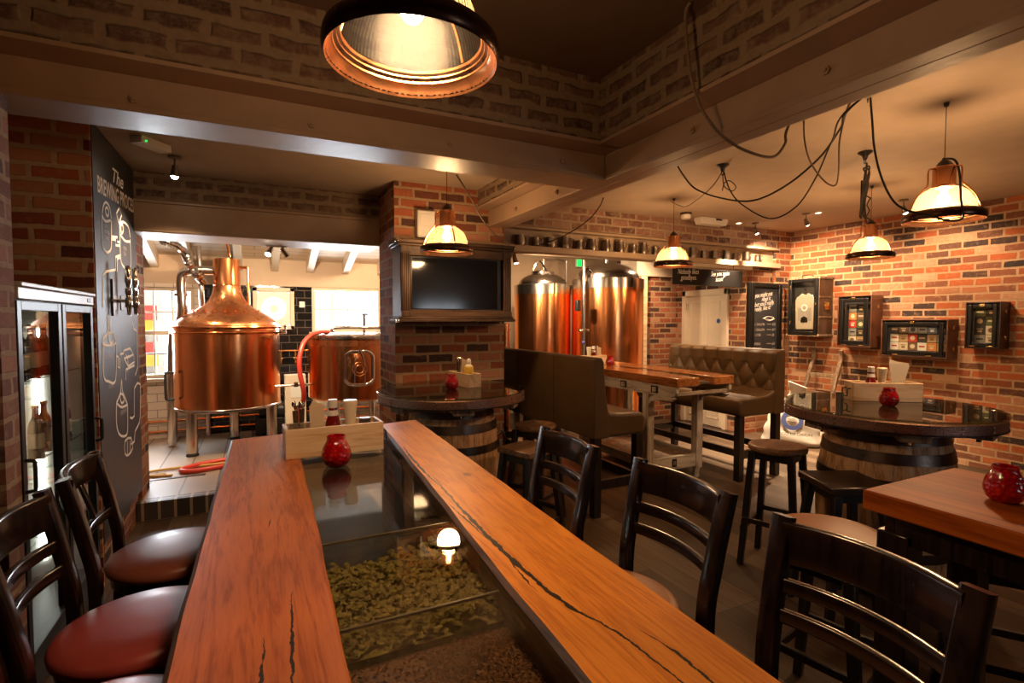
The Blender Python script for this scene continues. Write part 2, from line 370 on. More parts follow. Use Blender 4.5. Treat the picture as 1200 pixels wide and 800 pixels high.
def floorboards(name, c1, c2, gap, bw=1.5, rh=.16, axis='y'):
    m, nt, out = NM(name); p = pbsdf(nt, out, c1, .5, spec=.22)
    g = nd(nt, 'ShaderNodeNewGeometry'); mp = nd(nt, 'ShaderNodeMapping'); L(nt, g.outputs['Position'], mp.inputs[0])
    mp.inputs['Rotation'].default_value = (0, 0, PI / 2 if axis == 'y' else 0); mp.inputs['Location'].default_value = (20, 20, 0)
    b = nd(nt, 'ShaderNodeTexBrick', offset=.37, offset_frequency=3)
    b.inputs['Color1'].default_value = (0, 0, 0, 1); b.inputs['Color2'].default_value = (1, 1, 1, 1); b.inputs['Mortar'].default_value = (0, 0, 0, 1); b.inputs['Scale'].default_value = 1
    b.inputs['Brick Width'].default_value = bw; b.inputs['Row Height'].default_value = rh; b.inputs['Mortar Size'].default_value = .0025; L(nt, mp.outputs[0], b.inputs['Vector'])
    m2 = nd(nt, 'ShaderNodeMapping'); m2.inputs['Scale'].default_value = (1.4, 22, 1); L(nt, mp.outputs[0], m2.inputs[0])
    n = nd(nt, 'ShaderNodeTexNoise', ins={'Scale': 2.5, 'Detail': 6, 'Roughness': .65}); L(nt, m2.outputs[0], n.inputs['Vector'])
    bwn = nd(nt, 'ShaderNodeRGBToBW'); L(nt, b.outputs['Color'], bwn.inputs[0])
    x = nd(nt, 'ShaderNodeMath', operation='MULTIPLY_ADD', ins={1: .4}); L(nt, bwn.outputs[0], x.inputs[0])
    y = nd(nt, 'ShaderNodeMath', operation='MULTIPLY', ins={1: .7}); L(nt, n.outputs['Fac'], y.inputs[0]); L(nt, y.outputs[0], x.inputs[2])
    r = ramp(nt, [(.15, tuple(c * .6 for c in c1)), (.45, c1), (.85, c2)]); L(nt, x.outputs[0], r.inputs[0])
    mx = nd(nt, 'ShaderNodeMix', data_type='RGBA'); mx.inputs[7].default_value = rgba(gap); L(nt, b.outputs['Fac'], mx.inputs[0]); L(nt, r.outputs[0], mx.inputs[6]); L(nt, mx.outputs[2], p.inputs['Base Color'])
    h = nd(nt, 'ShaderNodeMath', operation='SUBTRACT'); L(nt, n.outputs['Fac'], h.inputs[0]); L(nt, b.outputs['Fac'], h.inputs[1]); bumpn(nt, h.outputs[0], p, .25, .003)
    return m
def metal(name, col, rough=.2, streak=.15, axis='z', spot=.25, sc=30):
    m, nt, out = NM(name); p = pbsdf(nt, out, col, rough, 1.0)
    tc = nd(nt, 'ShaderNodeTexCoord'); mp = nd(nt, 'ShaderNodeMapping'); L(nt, tc.outputs['Object'], mp.inputs[0])
    mp.inputs['Scale'].default_value = {'z': (1, 1, .05), 'x': (.05, 1, 1), 'y': (1, .05, 1), '': (1, 1, 1)}[axis]
    n = nd(nt, 'ShaderNodeTexNoise', ins={'Scale': sc, 'Detail': 5, 'Roughness': .6}); L(nt, mp.outputs[0], n.inputs['Vector'])
    mr = nd(nt, 'ShaderNodeMapRange', ins={1: .3, 2: .7, 3: max(.02, rough - streak * .5), 4: rough + streak * .5}); L(nt, n.outputs['Fac'], mr.inputs[0]); L(nt, mr.outputs[0], p.inputs['Roughness'])
    n2 = nd(nt, 'ShaderNodeTexNoise', ins={'Scale': 5, 'Detail': 5}); L(nt, mp.outputs[0], n2.inputs['Vector'])
    r = ramp(nt, [(.3, tuple(c * (1 - spot) for c in col)), (.7, col)]); L(nt, n2.outputs['Fac'], r.inputs[0]); L(nt, r.outputs[0], p.inputs['Base Color'])
    bumpn(nt, n.outputs['Fac'], p, .03, .01)
    return m
def glassmat(name, tint=(1, 1, 1), ior=1.5, rough=0.0, extra=0.0):
    m, nt, out = NM(name)
    t = nd(nt, 'ShaderNodeBsdfTransparent'); t.inputs[0].default_value = rgba(tint)
    g = nd(nt, 'ShaderNodeBsdfGlossy'); g.inputs['Roughness'].default_value = rough
    lw = nd(nt, 'ShaderNodeLayerWeight', ins={0: .5}); mx = nd(nt, 'ShaderNodeMixShader')
    f0 = ((ior - 1) / (ior + 1)) ** 2 + extra
    pw = nd(nt, 'ShaderNodeMath', operation='POWER', ins={1: 5.0}); L(nt, lw.outputs['Facing'], pw.inputs[0])
    f = nd(nt, 'ShaderNodeMath', operation='MULTIPLY_ADD', ins={1: 1 - f0, 2: f0}); L(nt, pw.outputs[0], f.inputs[0]); L(nt, f.outputs[0], mx.inputs[0])
    L(nt, t.outputs[0], mx.inputs[1]); L(nt, g.outputs[0], mx.inputs[2]); L(nt, mx.outputs[0], out.inputs[0])
    return m
def emit(name, col, s):
    m, nt, out = NM(name); e = nd(nt, 'ShaderNodeEmission'); e.inputs[0].default_value = rgba(col); e.inputs[1].default_value = s; L(nt, e.outputs[0], out.inputs[0]); return m
def shade_glass(name, lo=.10, hi=.62, col=(1, .76, .46), glow=.2, ribs=88):
    m, nt, out = NM(name)
    tc = nd(nt, 'ShaderNodeTexCoord'); sp = nd(nt, 'ShaderNodeSeparateXYZ'); L(nt, tc.outputs['Object'], sp.inputs[0])
    at_ = nd(nt, 'ShaderNodeMath', operation='ARCTAN2'); L(nt, sp.outputs['Y'], at_.inputs[0]); L(nt, sp.outputs['X'], at_.inputs[1])
    mu = nd(nt, 'ShaderNodeMath', operation='MULTIPLY', ins={1: float(ribs)}); L(nt, at_.outputs[0], mu.inputs[0])
    si = nd(nt, 'ShaderNodeMath', operation='SINE'); L(nt, mu.outputs[0], si.inputs[0])
    mr = nd(nt, 'ShaderNodeMapRange', ins={1: -.6, 2: .6, 3: lo, 4: hi}); L(nt, si.outputs[0], mr.inputs[0])
    t = nd(nt, 'ShaderNodeBsdfTransparent'); t.inputs[0].default_value = (1, .95, .86, 1)
    d = nd(nt, 'ShaderNodeBsdfTranslucent'); d.inputs[0].default_value = rgba(tuple(c * glow for c in col))
    g = nd(nt, 'ShaderNodeBsdfGlossy'); g.inputs['Roughness'].default_value = .3; g.inputs[0].default_value = (.5, .5, .5, 1)
    m1 = nd(nt, 'ShaderNodeMixShader'); L(nt, mr.outputs[0], m1.inputs[0]); L(nt, t.outputs[0], m1.inputs[1]); L(nt, d.outputs[0], m1.inputs[2])
    m2 = nd(nt, 'ShaderNodeMixShader'); m2.inputs[0].default_value = .03; L(nt, m1.outputs[0], m2.inputs[1]); L(nt, g.outputs[0], m2.inputs[2])
    L(nt, m2.outputs[0], out.inputs[0]); return m

BR = [(.0, (.035, .024, .021)), (.08, (.06, .036, .028)), (.18, (.13, .058, .035)), (.40, (.22, .080, .040)), (.55, (.36, .092, .030)), (.70, (.42, .115, .036)), (.84, (.34, .15, .075)), (1.0, (.48, .28, .16))]
M = {}
M['brick'] = brick('brick_warm', BR, (.46, .29, .16), ms=.0115, wob=.008, smear=.05, bump=.8)
M['brick_col'] = brick('brick_column', [(.0, (.05, .028, .022)), (.2, (.11, .045, .03)), (.45, (.27, .075, .033)), (.7, (.34, .10, .045)), (1.0, (.44, .22, .13))], (.38, .25, .14), ms=.013, wob=.009, bump=.8)
M['brick_left'] = brick('brick_left', [(.0, (.10, .035, .022)), (.25, (.28, .068, .03)), (.6, (.46, .12, .042)), (1.0, (.55, .25, .12))], (.58, .38, .20), rh=.088, ms=.016, wob=.012, bump=.9)
M['brick_pier'] = brick('brick_pier', [(.0, (.06, .032, .026)), (.4, (.15, .06, .04)), (1.0, (.28, .13, .085))], (.28, .195, .13), ms=.014, smear=.12, wob=.012)
M['brick_old'] = brick('brick_old', [(.0, (.055, .028, .022)), (.4, (.10, .046, .033)), (1.0, (.15, .082, .055))], (.25, .175, .11), bw=.225, rh=.09, ms=.026, smear=.26, wob=.020, msm=.5, bump=.9)
M['brick_mug'] = brick('brick_mug_wall', [(.0, (.10, .05, .038)), (.35, (.20, .092, .062)), (.7, (.27, .13, .09)), (1.0, (.34, .20, .145))], (.38, .27, .18), bw=.23, rh=.09, ms=.016, smear=.2, wob=.014, msm=.4, bump=.8, offset=(.07, .03, 0))
M['beam'] = plain('beam_paint', (.37, .25, .16), .44, coat=.04, var=.08, bump=.3, bs=22)
M['beam_l'] = plain('ledge_paint', (.40, .285, .185), .5, var=.06, bump=.06)
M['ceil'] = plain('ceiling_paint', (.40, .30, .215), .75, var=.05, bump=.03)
M['ceil_dark'] = plain('ceiling_paint_brown', (.12, .075, .047), .75, var=.06)  # ceiling colour darkened to stand for the weak light in the near bay
M['cream'] = plain('cream_paint', (.66, .54, .40), .5, var=.04)
M['creamwall'] = plain('cream_wall', (.62, .46, .32), .7, var=.04)
M['boards'] = tiles('ceiling_boards', (.60, .47, .34), (.35, .26, .18), bw=4, rh=.11, ms=.006, rough=.5, var=.03)
M['floor'] = floorboards('floor_boards', (.052, .030, .016), (.135, .09, .055), (.02, .014, .01))
M['kfloor'] = tiles('brewery_floor', (.36, .28, .21), (.13, .10, .075), bw=.27, rh=3.0, ms=.008, rough=.48, off=0, var=.12)
M['tankwall'] = plain('tank_room_wall', (.30, .205, .125), .7, var=.05)
M['wtile'] = tiles('white_tile', (.82, .70, .58), (.42, .33, .27), bw=.2, rh=.1, ms=.005, rough=.12, var=.03)
M['btile'] = tiles('black_tile', (.012, .011, .011), (.10, .075, .06), bw=.2, rh=.1, ms=.005, rough=.08, var=.25)
M['copper'] = metal('copper', (1.0, .39, .14), .2, .14, 'z', .12, sc=14)
M['copperlamp'] = metal('copper_lamp', (.92, .42, .20), .24, .04, '', .06)
M['copperflat'] = metal('copper_aged', (.86, .36, .15), .27, .1, '', .16, sc=6)
M['steel'] = metal('steel', (.70, .62, .54), .2, .12, 'z', .15)
M['chrome'] = metal('chrome', (.75, .72, .68), .1, .05, '', .1)
M['iron'] = metal('dark_iron', (.13, .10, .085), .38, .25, '', .4)
M['pewter'] = metal('pewter', (.24, .19, .15), .38, .15, '', .3)
M['brass'] = metal('brass', (.75, .52, .2), .25, .1, '', .2)
M['espresso'] = wood('espresso_wood', (.014, .007, .0055), (.022, .011, .008), (.006, .003, .003), 'z', 1.5, .24, coat=.35, bump=.04, pores=False, coatr=.1)
M['stoolwood'] = wood('stool_black_wood', (.012, .008, .006), (.02, .013, .01), (.006, .004, .004), 'z', 1.5, .35, coat=.2, bump=.06, pores=False)
M['tan_seat'] = wood('stool_tan_top', (.22, .10, .04), (.28, .135, .055), (.14, .06, .025), 'x', 1.6, .4, bump=.06, pores=False)
M['stooltop'] = wood('stool_worn_top', (.22, .105, .045), (.30, .17, .085), (.09, .045, .022), 'x', 1.6, .35, bump=.1, pores=False)
M['stooltopdark'] = wood('stool_dark_top', (.035, .02, .014), (.06, .035, .022), (.015, .009, .006), 'x', 1.6, .3, bump=.1, pores=False)
M['red_leather'] = plain('oxblood_leather', (.38, .062, .055), .36, coat=.05, var=.15, bump=.05, bs=180)
M['tan_leather'] = plain('tan_leather', (.30, .115, .04), .42, var=.1, bump=.05, bs=180)
M['wine_leather'] = plain('brown_red_leather', (.27, .08, .05), .34, coat=.05, var=.15, bump=.05, bs=180)
M['booth_leather'] = plain('olive_brown_leather', (.085, .047, .019), .42, spec=.25, var=.12, bump=.06, bs=160)
M['board'] = plain('chalkboard', (.03, .029, .031), .45, var=.15, vs=3)
M['blacksign'] = plain('black_sign', (.010, .008, .007), .6, spec=.15, var=.1)
M['chalk'] = plain('chalk_paint', (.85, .78, .69), .8, var=.03)
M['chalkdim'] = plain('chalk_paint_thin', (.48, .41, .35), .8, var=.05)
M['pine'] = wood('pine', (.82, .58, .34), (.88, .67, .43), (.68, .43, .23), 'x', 1.2, .45, bump=.05, pores=False)
M['piney'] = wood('pine_lengthwise', (.72, .49, .29), (.80, .58, .37), (.56, .34, .18), 'y', 1.2, .45, bump=.05, pores=False)
M['glass'] = glassmat('clear_glass', (.97, .98, .96))
M['topglass'] = glassmat('table_glass', (.93, .94, .90), 1.5, 0.0, .015)
M['smokeglass'] = glassmat('round_table_glass', (.62, .60, .54), 1.6, 0.0, .05)
M['winglass'] = glassmat('window_glass', (.98, .99, 1.0))
M['dark'] = plain('dark_void', (.012, .009, .007), .6)
M['barrel'] = wood('barrel_oak', (.54, .29, .125), (.64, .38, .19), (.30, .15, .06), 'z', 1.3, .5, bump=.15, pores=False)
M['oldwood'] = wood('weathered_wood', (.22, .14, .08), (.32, .22, .13), (.10, .06, .035), 'z', 1.3, .6, bump=.2, pores=False)
M['whitewood'] = wood('limed_wood', (.58, .49, .39), (.68, .60, .50), (.36, .28, .20), 'z', 1.5, .55, bump=.2, pores=False)
M['whitewoody'] = wood('limed_wood_lengthwise', (.58, .49, .39), (.68, .60, .50), (.36, .28, .20), 'y', 1.5, .55, bump=.2, pores=False)
M['whitewoodx'] = wood('limed_wood_crosswise', (.58, .49, .39), (.68, .60, .50), (.36, .28, .20), 'x', 1.5, .55, bump=.2, pores=False)
M['tvwood'] = wood('tv_case_wood', (.062, .033, .018), (.09, .05, .028), (.035, .018, .01), 'z', 1.4, .5, spec=.25, bump=.08, pores=False)
M['tvwoodx'] = wood('tv_case_wood_crosswise', (.062, .033, .018), (.09, .05, .028), (.035, .018, .01), 'x', 1.4, .5, spec=.25, bump=.08, pores=False)
M['screen'] = plain('tv_screen', (.005, .005, .006), .11, spec=.6, var=.05)
M['plank_red'] = wood('bar_plank_reddish', (.47, .122, .024), (.54, .155, .034), (.34, .08, .016), 'y', 2.3, .38, spec=.35, coat=.05, bump=.08, rings=.9, coatr=.22,
    cracks=[([(.040, .80), (.046, .95), (.058, 1.14)], .0022), ([(-.004, .78), (-.002, .87), (.004, .985)], .0022), ([(.02, 1.5), (.024, 1.54), (.03, 1.58)], .0012)])
M['plank_orange'] = wood('bar_plank_orange', (.74, .25, .024), (.82, .30, .036), (.60, .18, .017), 'y', 2.6, .42, spec=.28, coat=.03, bump=.08, rings=.9, coatr=.25,
    cracks=[([(.585, 2.72), (.56, 2.4), (.555, 2.16)], .003), ([(.571, 2.25), (.543, 1.911), (.538, 1.6)], .0035), ([(.553, 1.75), (.528, 1.379), (.52, 1.057), (.529, .849), (.564, .709), (.575, .5)], .0042),
            ([(.53, 1.12), (.505, .97), (.503, .9)], .0018), ([(.60, .72), (.615, .6), (.60, .45)], .0022), ([(.51, 1.5), (.512, 1.3), (.515, 1.15)], .0018)])
M['table_top'] = wood('table_top_warm', (.36, .078, .008), (.42, .10, .012), (.25, .05, .005), 'y', 1.0, .5, spec=.1, coat=.0, bump=.05, pores=False)
M['bench_top'] = wood('workbench_top', (.46, .16, .045), (.55, .21, .065), (.2, .065, .02), 'y', 1.1, .2, coat=.4, bump=.12)
M['bark'] = wood('bark_edge', (.10, .05, .024), (.15, .08, .04), (.045, .022, .01), 'y', 1.5, .5, bump=.25, pores=False)
M['wellwood'] = wood('trough_wood', (.14, .08, .045), (.20, .12, .07), (.07, .04, .022), 'y', 1.0, .5, bump=.2, pores=False)
M['acrylic'] = plain('divider_acrylic', (.20, .17, .12), .25)
M['hops'] = plain('dried_hops', (.30, .235, .06), .8, var=.4, vs=60)
M['malt'] = plain('roasted_malt', (.20, .085, .03), .6, var=.6, vs=160)
M['whiteplastic'] = plain('white_plastic', (.70, .66, .60), .4, var=.03)
M['ketchup'] = plain('ketchup_red', (.18, .008, .006), .12, coat=.5, var=.1)
M['mayo'] = plain('mayo_cream', (.78, .68, .48), .3, var=.03)
M['mustard'] = plain('mustard_yellow', (.72, .48, .06), .35, var=.05)
M['label'] = plain('paper_label', (.76, .70, .62), .6, var=.05)
M['blue'] = plain('blue_print', (.03, .045, .15), .6)
M['bluesign'] = plain('blue_sign', (.02, .08, .35), .5)
M['napkin'] = plain('paper_napkin', (.66, .50, .33), .8, var=.06)
M['whitenapkin'] = plain('napkin_pale', (.78, .68, .54), .8, var=.05)
M['redglass'] = None
M['black'] = plain('black_metal', (.014, .012, .011), .4, var=.1)
M['rubber'] = plain('black_rubber', (.012, .012, .012), .6, var=.1)
M['cord'] = plain('fabric_cord', (.03, .022, .017), .8, var=.3, vs=200)
M['cordtan'] = plain('jute_cord', (.20, .135, .075), .8, var=.35, vs=220)
M['redhose'] = plain('red_hose', (.55, .045, .025), .35, var=.06)
M['yellowhose'] = plain('yellow_hose', (.52, .30, .06), .4, var=.06)
M['suitcase'] = plain('brown_suitcase', (.13, .05, .024), .38, var=.25, vs=9, bump=.06, bs=90)
M['trunk'] = plain('old_trunk', (.10, .055, .03), .5, var=.35, vs=8, bump=.08, bs=60)
M['casefab'] = plain('dark_case_leather', (.045, .02, .013), .4, var=.25, vs=9, bump=.06, bs=90)
M['blackframe'] = plain('black_frame', (.007, .006, .005), .38, spec=.3, var=.1)
M['sack'] = plain('white_sack', (.42, .37, .31), .8, var=.06, bump=.08, bs=120)
M['shirt'] = plain('pale_shirt', (.36, .30, .23), .85, var=.05)
M['greyprint'] = plain('grey_print', (.26, .22, .19), .8, var=.1)
M['greenbottle'] = plain('dark_bottle', (.035, .014, .006), .12, coat=.3, var=.2)
M['fridgelight'] = emit('fridge_light', (.95, 1, .93), 16)  # glow of the strip that imitates a window reflection
M['fridgeglass'] = glassmat('fridge_glass', (.90, .93, .90), 1.5, 0.0, .10)
M['liner'] = plain('fridge_liner', (.62, .60, .54), .5)
M['fridgewhite'] = plain('fridge_white', (.40, .36, .30), .35, var=.03)
M['bulb'] = emit('bulb_glow', (1, .72, .40), 40)
M['bulbdim'] = emit('spot_glow', (1, .75, .45), 14)
M['spotglow'] = emit('spot_glow_bright', (1, .8, .55), 30)
M['exitglow'] = emit('green_exit_glow', (.02, .9, .12), 1.6)
M['ribglass'] = shade_glass('ribbed_glass')
M['nosing'] = tiles('nosing_brick', (.055, .042, .038), (.35, .25, .17), bw=.11, rh=.5, ms=.011, rough=.5, off=0, var=.3)
M['panred'] = plain('red_panel', (.75, .06, .05), .6); M['panyel'] = plain('yellow_panel', (.85, .48, .06), .6); M['pangrey'] = plain('grey_panel', (.30, .30, .30), .6)
M['panwhite'] = plain('white_panel', (.85, .85, .85), .6)
def redglass():
    m, nt, out = NM('red_glass')
    p = pbsdf(nt, out, (.6, .006, .01), .08, 0, .7, coat=.6, coatr=.05)
    p.inputs['Transmission Weight'].default_value = .25
    tc = nd(nt, 'ShaderNodeTexCoord'); vo = nd(nt, 'ShaderNodeTexVoronoi', ins={'Scale': 75}); L(nt, tc.outputs['Object'], vo.inputs['Vector']); bumpn(nt, vo.outputs['Distance'], p, .9, .004)
    r = ramp(nt, [(.1, (.85, .015, .018)), (.6, (.45, .004, .008))]); L(nt, vo.outputs['Distance'], r.inputs[0]); L(nt, r.outputs[0], p.inputs['Base Color'])
    return m
M['redglass'] = redglass()
def perf():
    m, nt, out = NM('perforated_steel'); p = pbsdf(nt, out, (.2, .11, .085), .35, .7)
    tc = nd(nt, 'ShaderNodeTexCoord'); vo = nd(nt, 'ShaderNodeTexVoronoi', ins={'Scale': 170}); L(nt, tc.outputs['Object'], vo.inputs['Vector'])
    r = ramp(nt, [(.2, (.04, .022, .017)), (.5, (.34, .19, .145))]); L(nt, vo.outputs['Distance'], r.inputs[0]); L(nt, r.outputs[0], p.inputs['Base Color']); bumpn(nt, vo.outputs['Distance'], p, .4, .003)
    return m
M['perf'] = perf()
# ------------------------------------------------------------------ world
w = bpy.data.worlds.new('sky'); SC.world = w; w.use_nodes = True
bg = w.node_tree.nodes['Background']; bg.inputs[0].default_value = (.90, .95, 1.0, 1); bg.inputs[1].default_value = 1.6

# ------------------------------------------------------------------ the setting
def S(name, mb, mat, **k): k.setdefault('smooth', False); return struct(mb.build(name, mat, **k))
S('floor', MB().box(-2.8, 7.4, -3.4, 8.3, -.12, 0), M['floor'])
S('wall_right', MB().box(7.0, 7.2, -3.2, 5.3, 0, 3.0), M['brick'])
S('wall_menu', MB().box(6.15, 7.0, 5.1, 5.3, 0, 3.0), M['brick'])
S('wall_nib', MB().box(6.68, 7.0, 5.04, 5.1, 0, 3.0), M['brick'])
S('wall_doorway', MB().box(6.15, 6.35, 5.3, 8.2, 0, 3.0), M['brick_col'])
S('wall_tank_back', MB().box(2.1, 6.35, 8.0, 8.2, 0, 3.0), M['tankwall'])
S('wall_tank_pier', MB().box(5.62, 6.15, 6.45, 6.75, 0, 2.29), M['brick_col'])
S('wall_tank_lintel', MB().box(5.3, 6.15, 6.40, 6.80, 2.29, 2.87), M['cream'])
S('wall_partition', MB().box(2.1, 2.25, 5.0, 8.0, 0, 3.0), M['dark'])
S('wall_column', MB().box(1.06, 2.08, 4.4, 5.0, 0, 2.95), M['brick_col'])
S('wall_left_stub', MB().box(-2.6, -.845, 2.55, 2.69, 0, 2.45), M['brick_pier'])
S('wall_left_alcove', MB().box(-2.6, -.88, 3.83, 4.0, 0, 2.85).box(-.88, -.845, 3.83, 3.842, 0, 2.85), M['brick_left'])
S('wall_left_board', MB().box(-1.05, -.875, 4.0, 5.06, 0, 2.9).box(-1.05, -.85, 5.06, 5.38, 0, 2.9), M['brick_col'])
S('wall_left', MB().box(-2.8, -2.6, -3.2, 7.8, 0, 3.1), M['brick_pier'])
# wall behind the camera with its window opening
b = MB()
for x0, x1, z0, z1 in ((-2.6, 3.3, 0, 3.0), (4.4, 7.0, 0, 3.0), (3.3, 4.4, 0, 1.3), (3.3, 4.4, 2.0, 3.0)): b.box(x0, x1, -3.4, -3.2, z0, z1)
S('wall_rear', b, M['brick'])
fr = MB()
for x in (3.3, 3.83, 4.36): fr.box(x, x + .04, -3.32, -3.27, 1.3, 2.0)
for z in (1.3, 1.63, 1.96): fr.box(3.3, 4.4, -3.32, -3.27, z, z + .04)
wf = S('window_4', fr, M['cream']); struct(MB().box(3.3, 4.4, -3.30, -3.295, 1.32, 1.98).build('pane', M['winglass'], wf, smooth=False))
# ceilings
S('ceiling', MB().box(2.0, 7.2, -3.4, 5.3, 2.87, 3.0), M['ceil'])
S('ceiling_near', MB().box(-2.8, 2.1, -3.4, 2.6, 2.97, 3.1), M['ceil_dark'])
S('ceiling_left', MB().box(-2.8, 2.0, 2.7, 5.1, 2.77, 2.9), M['ceil'])
S('ceiling_tank', MB().box(2.1, 6.35, 5.2, 8.2, 2.87, 3.0), M['ceil'])
# --- big crossing beams: painted steel face, bricks set proud above
def bolt(par, p, d):
    p = Vector(p); d = Vector(d)
    o = MB().cyl(p, p + d * .012, .017, .017, 6).cyl(p + d * .012, p + d * .02, .009, .007, 8).build('bolt', M['beam'], par); o['kind'] = 'structure'
bx = S('beam_crosswise', MB().box(-2.6, 1.925, 2.62, 2.88, 2.45, 2.475).box(-2.6, 1.925, 2.632, 2.87, 2.475, 2.60), M['beam'], bev=.004)
for u, v in ((157, 117), (365, 146), (528, 169), (659, 189)): q = onY(u, v, 2.632); bolt(bx, q, (0, -1, 0))
S('beam_crosswise_ledge', MB().box(-2.6, 1.93, 2.475, 2.9, 2.6, 2.618), M['beam'])
S('wall_over_crosswise_beam', MB().box(-2.6, 1.93, 2.49, 2.92, 2.618, 3.0), M['brick_old'])
by = S('beam_lengthwise', MB().box(1.92, 2.017, -3.2, 4.4, 2.45, 2.475).box(2.023, 2.12, -3.2, 4.4, 2.453, 2.475).box(1.932, 2.11, -3.2, 4.4, 2.475, 2.60), M['beam'], bev=.004)
for u, v in ((812, 153), (969, 83)): bolt(by, onX(u, v, 1.932), (-1, 0, 0))
for u, v in ((653, 225), (605, 245)): bolt(by, onX(u, v, 1.932), (-1, 0, 0))
S('beam_lengthwise_ledge', MB().box(1.775, 2.13, -3.2, 2.49, 2.6, 2.618).box(1.81, 2.13, 2.92, 4.4, 2.6, 2.618), M['beam'])
S('wall_over_lengthwise_beam', MB().box(1.79, 2.14, -3.2, 2.49, 2.618, 3.0).box(1.82, 2.14, 2.92, 4.42, 2.618, 3.0), M['brick_old'])
# --- beam over the brewhouse opening
S('beam_brewhouse', MB().box(-.87, 1.06, 4.98, 5.45, 2.30, 2.525).box(-.87, 1.06, 4.965, 5.45, 2.30, 2.315).box(-.87, 1.06, 4.96, 5.2, 2.525, 2.545), M['beam'], bev=.003)
S('trim_soffit', MB().box(-.85, 1.06, 4.975, 5.45, 2.293, 2.30), M['cream'])  # thin cream sheet added so the soffit looks bright with brewhouse daylight
S('wall_over_brewhouse_beam', MB().box(-.87, 1.06, 5.0, 5.45, 2.545, 2.9), M['brick_old'])
# --- beam with the mug ledge
S('beam_mug_ledge', MB().box(2.06, 6.68, 4.965, 5.2, 2.335, 2.40).box(2.06, 6.68, 5.09, 5.14, 2.40, 2.585).box(2.06, 6.68, 4.985, 5.2, 2.585, 2.608), M['beam_l'] if 'beam_l' in M else M['beam'], bev=.003)
S('wall_over_mug_ledge', MB().box(2.06, 6.68, 5.02, 5.22, 2.608, 2.9), M['brick_mug'])
S('trim_1', MB().box(4.55, 6.15, 5.0, 5.18, 2.29, 2.335), M['cream'])
# --- brewhouse
S('floor_brewhouse', MB().box(-2.6, 2.1, 5.05, 7.7, 0, .15), M['kfloor'])
S('step_nosing', MB().box(-.875, 1.06, 4.93, 5.05, 0.001, .155), M['nosing'], bev=.006)
OPEN = [(-1.55, -.68, .89, 2.0), (-.03, .47, 1.475, 2.03), (.69, 1.63, 1.44, 2.05)]
xs = sorted({-2.6, -.58, 2.1} | {o[0] for o in OPEN} | {o[1] for o in OPEN}); zs = sorted({.15, .89, 2.07, 2.6} | {o[2] for o in OPEN} | {o[3] for o in OPEN})
b = MB()
for i in range(len(xs) - 1):
    for j in range(len(zs) - 1):
        cx = (xs[i] + xs[i + 1]) / 2; cz = (zs[j] + zs[j + 1]) / 2
        if any(o[0] < cx < o[1] and o[2] < cz < o[3] for o in OPEN): continue
        b.mat(2 if cz > 2.05 else (0 if cx < -.58 or (cx > .9 and cz < .8) else 1)).box(xs[i], xs[i + 1], 7.6, 7.75, zs[j], zs[j + 1])
S('wall_brewhouse_back', b, [M['wtile'], M['btile'], M['creamwall']])
S('wall_brewhouse_right', MB().box(2.02, 2.1, 5.0, 7.7, .1, 3.1), M['creamwall'])
def slopez(y): return 2.40 + (7.6 - y) * .28
S('ceiling_brewhouse', MB().hexa([(-2.7, 7.75, slopez(7.75)), (2.1, 7.75, slopez(7.75)), (2.1, 5.0, slopez(5.0)), (-2.7, 5.0, slopez(5.0)),
    (-2.7, 7.75, slopez(7.75) + .1), (2.1, 7.75, slopez(7.75) + .1), (2.1, 5.0, slopez(5.0) + .1), (-2.7, 5.0, slopez(5.0) + .1)]), M['boards'])
for k, u in enumerate((181, 222, 280, 322, 363, 405, 446)):
    x = onY(u, 318, 7.58).x
    r = MB(); z7, z5 = slopez(7.6), slopez(5.2)
    r.hexa([(x - .045, 7.6, z7 - .16), (x + .045, 7.6, z7 - .16), (x + .045, 5.2, z5 - .16), (x - .045, 5.2, z5 - .16), (x - .045, 7.6, z7 + .01), (x + .045, 7.6, z7 + .01), (x + .045, 5.2, z5 + .01), (x - .045, 5.2, z5 + .01)])
    S('trim_%d' % (k + 2), r, M['cream'], bev=.004)
# windows of the brewhouse
def sash(name, o, nx, nz, mid):
    x0, x1, z0, z1 = o; f = MB(); y = 7.62; t = .045
    f.box(x0, x0 + t, y, y + .07, z0, z1).box(x1 - t, x1, y, y + .07, z0, z1).box(x0 + t, x1 - t, y, y + .07, z0, z0 + t).box(x0 + t, x1 - t, y, y + .07, z1 - t, z1)
    for i in range(1, nx): x = x0 + t + (x1 - x0 - 2 * t) * i / nx; f.box(x - .009, x + .009, y + .012, y + .05, z0 + t, z1 - t)
    for j in range(1, nz):
        z = z0 + t + (z1 - z0 - 2 * t) * j / nz; h = .025 if j == mid else .009
        f.box(x0 + t, x1 - t, y + .011, y + .052, z - h, z + h)
    wn = S(name, f, M['cream'], bev=.002)
    struct(MB().box(x0 + t, x1 - t, y + .029, y + .033, z0 + t, z1 - t).build('pane', M['winglass'], wn, smooth=False))
    struct(MB().box(x0 - .04, x1 + .04, 7.55, 7.62, z0 - .045, z0 - .002).build('window_sill', M['cream'], wn, bev=.004))
    return wn
sash('window_1', OPEN[0], 4, 4, 2); sash('window_3', OPEN[2], 4, 2, -1)
x0, x1, z0, z1 = OPEN[1]
f = MB().box(x0, x0 + .05, 7.6, 7.68, z0, z1).box(x1 - .05, x1, 7.6, 7.68, z0, z1).box(x0, x1, 7.6, 7.68, z0, z0 + .05).box(x0, x1, 7.6, 7.68, z1 - .05, z1)
wn = S('window_2', f, M['cream'], bev=.004)
struct(MB().box(x0 + .05, x1 - .05, 7.64, 7.644, z0 + .05, z1 - .05).build('pane', M['winglass'], wn, smooth=False))
cx, cz = (x0 + x1) / 2, (z0 + z1) / 2
